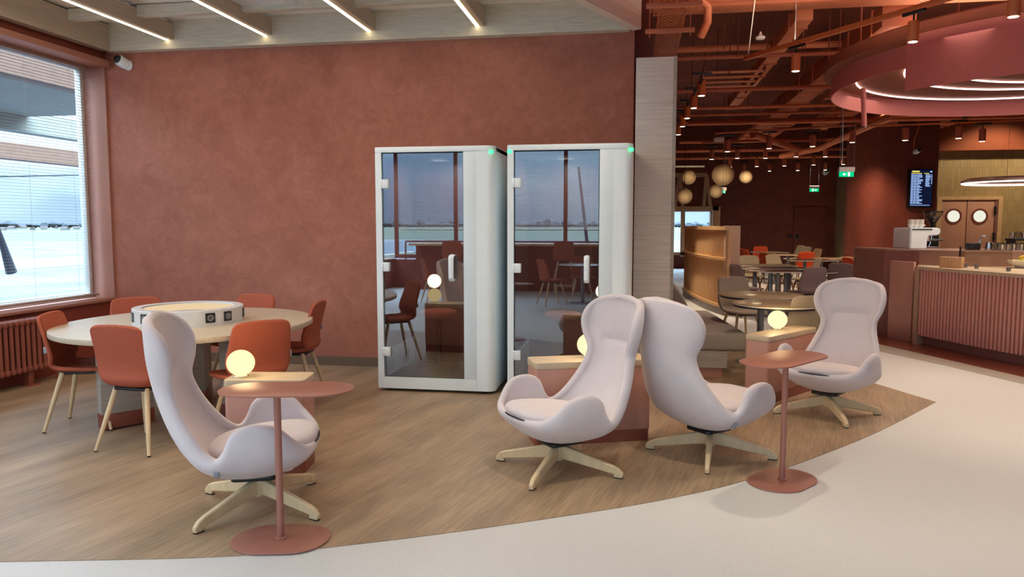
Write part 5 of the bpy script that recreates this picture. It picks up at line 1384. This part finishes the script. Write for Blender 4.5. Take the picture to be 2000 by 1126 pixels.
q = D(1350, 325, 20); tag(obj('linear_lamp', box(B(), -.6, .35, -.02, .02, -.02, .02, mtx=Matrix.Translation(q) @ Matrix.Rotation(YAW, 4, 'Z')), 'rim'), 'thin pale bar lamp hanging above the paper globes', 'lamp')

light('added_track_fill', 'AREA', (ta.x + tv.x * 2.6, ta.y + tv.y * 2.6, 3.40), 110, (1, .8, .6), 4.0, rot=(PI, 0, tang), sy=.05)  # added fill aimed up at the ceiling; the track itself has no uplight
# big rose ring pendant
RC = D(1000, 437, 9.3) + Vector((math.cos(YAW), math.sin(YAW), 0)) * 6.9; RC.z = 0
def arcband(a0, a1, r, z0, z1, th=.012, n=96):
    P0 = [((r) * math.cos(a0 + (a1 - a0) * i / n), (r) * math.sin(a0 + (a1 - a0) * i / n)) for i in range(n + 1)]
    P1 = [((r - th) * math.cos(a0 + (a1 - a0) * i / n), (r - th) * math.sin(a0 + (a1 - a0) * i / n)) for i in range(n + 1)]
    return prism(B(), P0 + P1[::-1], z0, z1)
t = thing('ring_pendant', 'huge rose fabric ring chandelier with glowing light loops over the bar', 'chandelier', (RC.x, RC.y, 3.2))
obj('outer_band', arcband(0, 2 * PI - .001, 2.76, 0, .30, n=140), 'ring', t, 20)
obj('soffit_board', lathe(B(), [(0, .24), (2.75, .24), (2.86, .29), (2.86, .42), (2.80, .45), (0, .45)], 140), 'ringboard', t, 20)
g1 = D(1767, 183, 8.2); a1 = math.atan2(g1.y - RC.y, g1.x - RC.x); r1 = math.hypot(g1.x - RC.x, g1.y - RC.y)
obj('lower_band', arcband(a1, a1 + R(130), 2.88, -.27, .30, n=90), 'ring', t, 20)
for k, (rad, cx, cy) in enumerate(((2.45, 0, 0), (2.1, .08, -.5), (1.65, .1, -.6))):
    bm = B(); pts = [(cx + rad * math.cos(2 * PI * i / 140), cy + rad * math.sin(2 * PI * i / 140), .22) for i in range(141)]
    tube(bm, pts, .011, 8, cap=False); obj('light_loop', bm, 'ledwhite', t)
light('ring_glow', 'AREA', (RC.x, RC.y, 3.4), 60, (1, .84, .7), 4.4)
for a in (R(100), R(180), R(260), R(340)):
    bm = B(); tube(bm, [(2.5 * math.cos(a), 2.5 * math.sin(a), .45), (2.5 * math.cos(a), 2.5 * math.sin(a), 1.7)], .008, 6); obj('suspension_rod', bm, 'ductdark', t)
# small ring pendant before the tiled wall
q = D(1990, 357, 13.5)
t = thing('disc_pendant', 'thin oval pendant lamp glowing at its rim before the tiled wall', 'lamp', (q.x, q.y, q.z))
obj('disc', lathe(B(), [(0, .03), (.86, .03), (.9, .01), (.9, .05), (.8, .09), (0, .1)], 72), 'steel', t)
bm = B(); tube(bm, [(.885 * math.cos(2 * PI * i / 80), .885 * math.sin(2 * PI * i / 80), .0) for i in range(81)], .012, 6, cap=False); obj('light_rim', bm, 'ledwhite', t)
for x in (-.2, .4):
    bm = B(); tube(bm, [(x, 0, .1), (x, 0, 1.3)], .003, 5); obj('suspension_wire', bm, 'greymetal', t)
# wall washing lamps along the brown bulkhead and column (lights alone, without fixtures)
light('wall_washer', 'SPOT', (9.2, TY - 1.7, 4.3), 120, (1, .82, .58), .08, rot=(R(28), 0, 0), spot=110)
light('wall_washer', 'SPOT', (11.2, TY - 1.7, 4.3), 100, (1, .82, .58), .08, rot=(R(28), 0, 0), spot=110)
q = D(1710, 300, 15.6); light('wall_washer', 'SPOT', (q.x, q.y, 3.9), 330, (1, .6, .35), .06, rot=(R(22), 0, R(-10)), spot=80)
q = D(1655, 330, 21); light('wall_washer', 'SPOT', (5.75, 23.4, 3.5), 190, (1, .85, .6), .05, rot=(0, R(-20), 0), spot=60)
light('added_ceiling_fill', 'AREA', (RC.x, RC.y, 3.72), 90, (1, .78, .55), 4.0, rot=(PI, 0, 0))  # invented upward fill to brighten the dark ceiling, not part of the pendant
light('counter_glow', 'AREA', (RC.x - .2, RC.y - 1.0, 3.35), 40, (1, .8, .62), 2.0)


# ================================================================ BEHIND THE VIEWER (mirrored in the booth glass)
t = thing('window_bar', 'long brown topped bar ledge along the windows opposite the booths', 'counter', (1.0, -3.55, 0))
obj('worktop', box(B(), -6, 6, -.35, .3, 1.02, 1.07, .006), 'honey', t)
obj('front_board', box(B(), -6, 6, -.3, -.26, 0, 1.02), 'wall_low', t)
for x in (-5, -2, 1, 4): obj('leg', box(B(), x - .04, x + .04, .15, .23, 0, 1.02), 'plinth', t)
for k, (x, y, rz) in enumerate(((-3.9, -2.95, 175), (-2.9, -2.9, 185), (-1.5, -2.95, 178), (-.3, -2.9, 190), (1.2, -2.95, 172))):
    o = dup(ch0, (x, y, .3), R(rz), 'terracotta bar chair at the window ledge, %s from the left window' % ('first', 'second', 'third', 'fourth', 'fifth')[k], 'bar chairs opposite the booths')
    o.name = 'bar_chair'
    for lg in [c for c in o.children if c.name.startswith('leg')]:
        lg.scale = (1, 1, 1)
    bm = B()
    tube(bm, [(.19, .2, -.3), (.19, .2, .01)], .011, 8); tube(bm, [(-.19, .2, -.3), (-.19, .2, .01)], .011, 8); tube(bm, [(.19, -.2, -.3), (.19, -.2, .01)], .011, 8); tube(bm, [(-.19, -.2, -.3), (-.19, -.2, .01)], .011, 8)
    tube(bm, [(.19, .2, -.1), (-.19, .2, -.1), (-.19, -.2, -.1), (.19, -.2, -.1), (.19, .2, -.1)], .009, 6); obj('foot_ring', bm, 'leg', o)
for k, (x, y) in enumerate(((-3.2, -1.2), (-1.0, -1.4), (1.6, -1.2))):
    cafe_table('round oak table behind the viewer, %s, mirrored in the booths' % ('left', 'middle', 'right')[k], (x, y), .45)
    for j, a in enumerate((20, 150, 265)):
        px_, py_ = x + .62 * math.cos(R(a)), y + .62 * math.sin(R(a))
        dup(ch0, (px_, py_, 0), face_to(px_, py_, x, y), 'terracotta chair at the %s mirrored table, %s seat' % (('left', 'middle', 'right')[k], ('near', 'far left', 'window side')[j]), 'mirrored chairs').name = 'dining_chair'
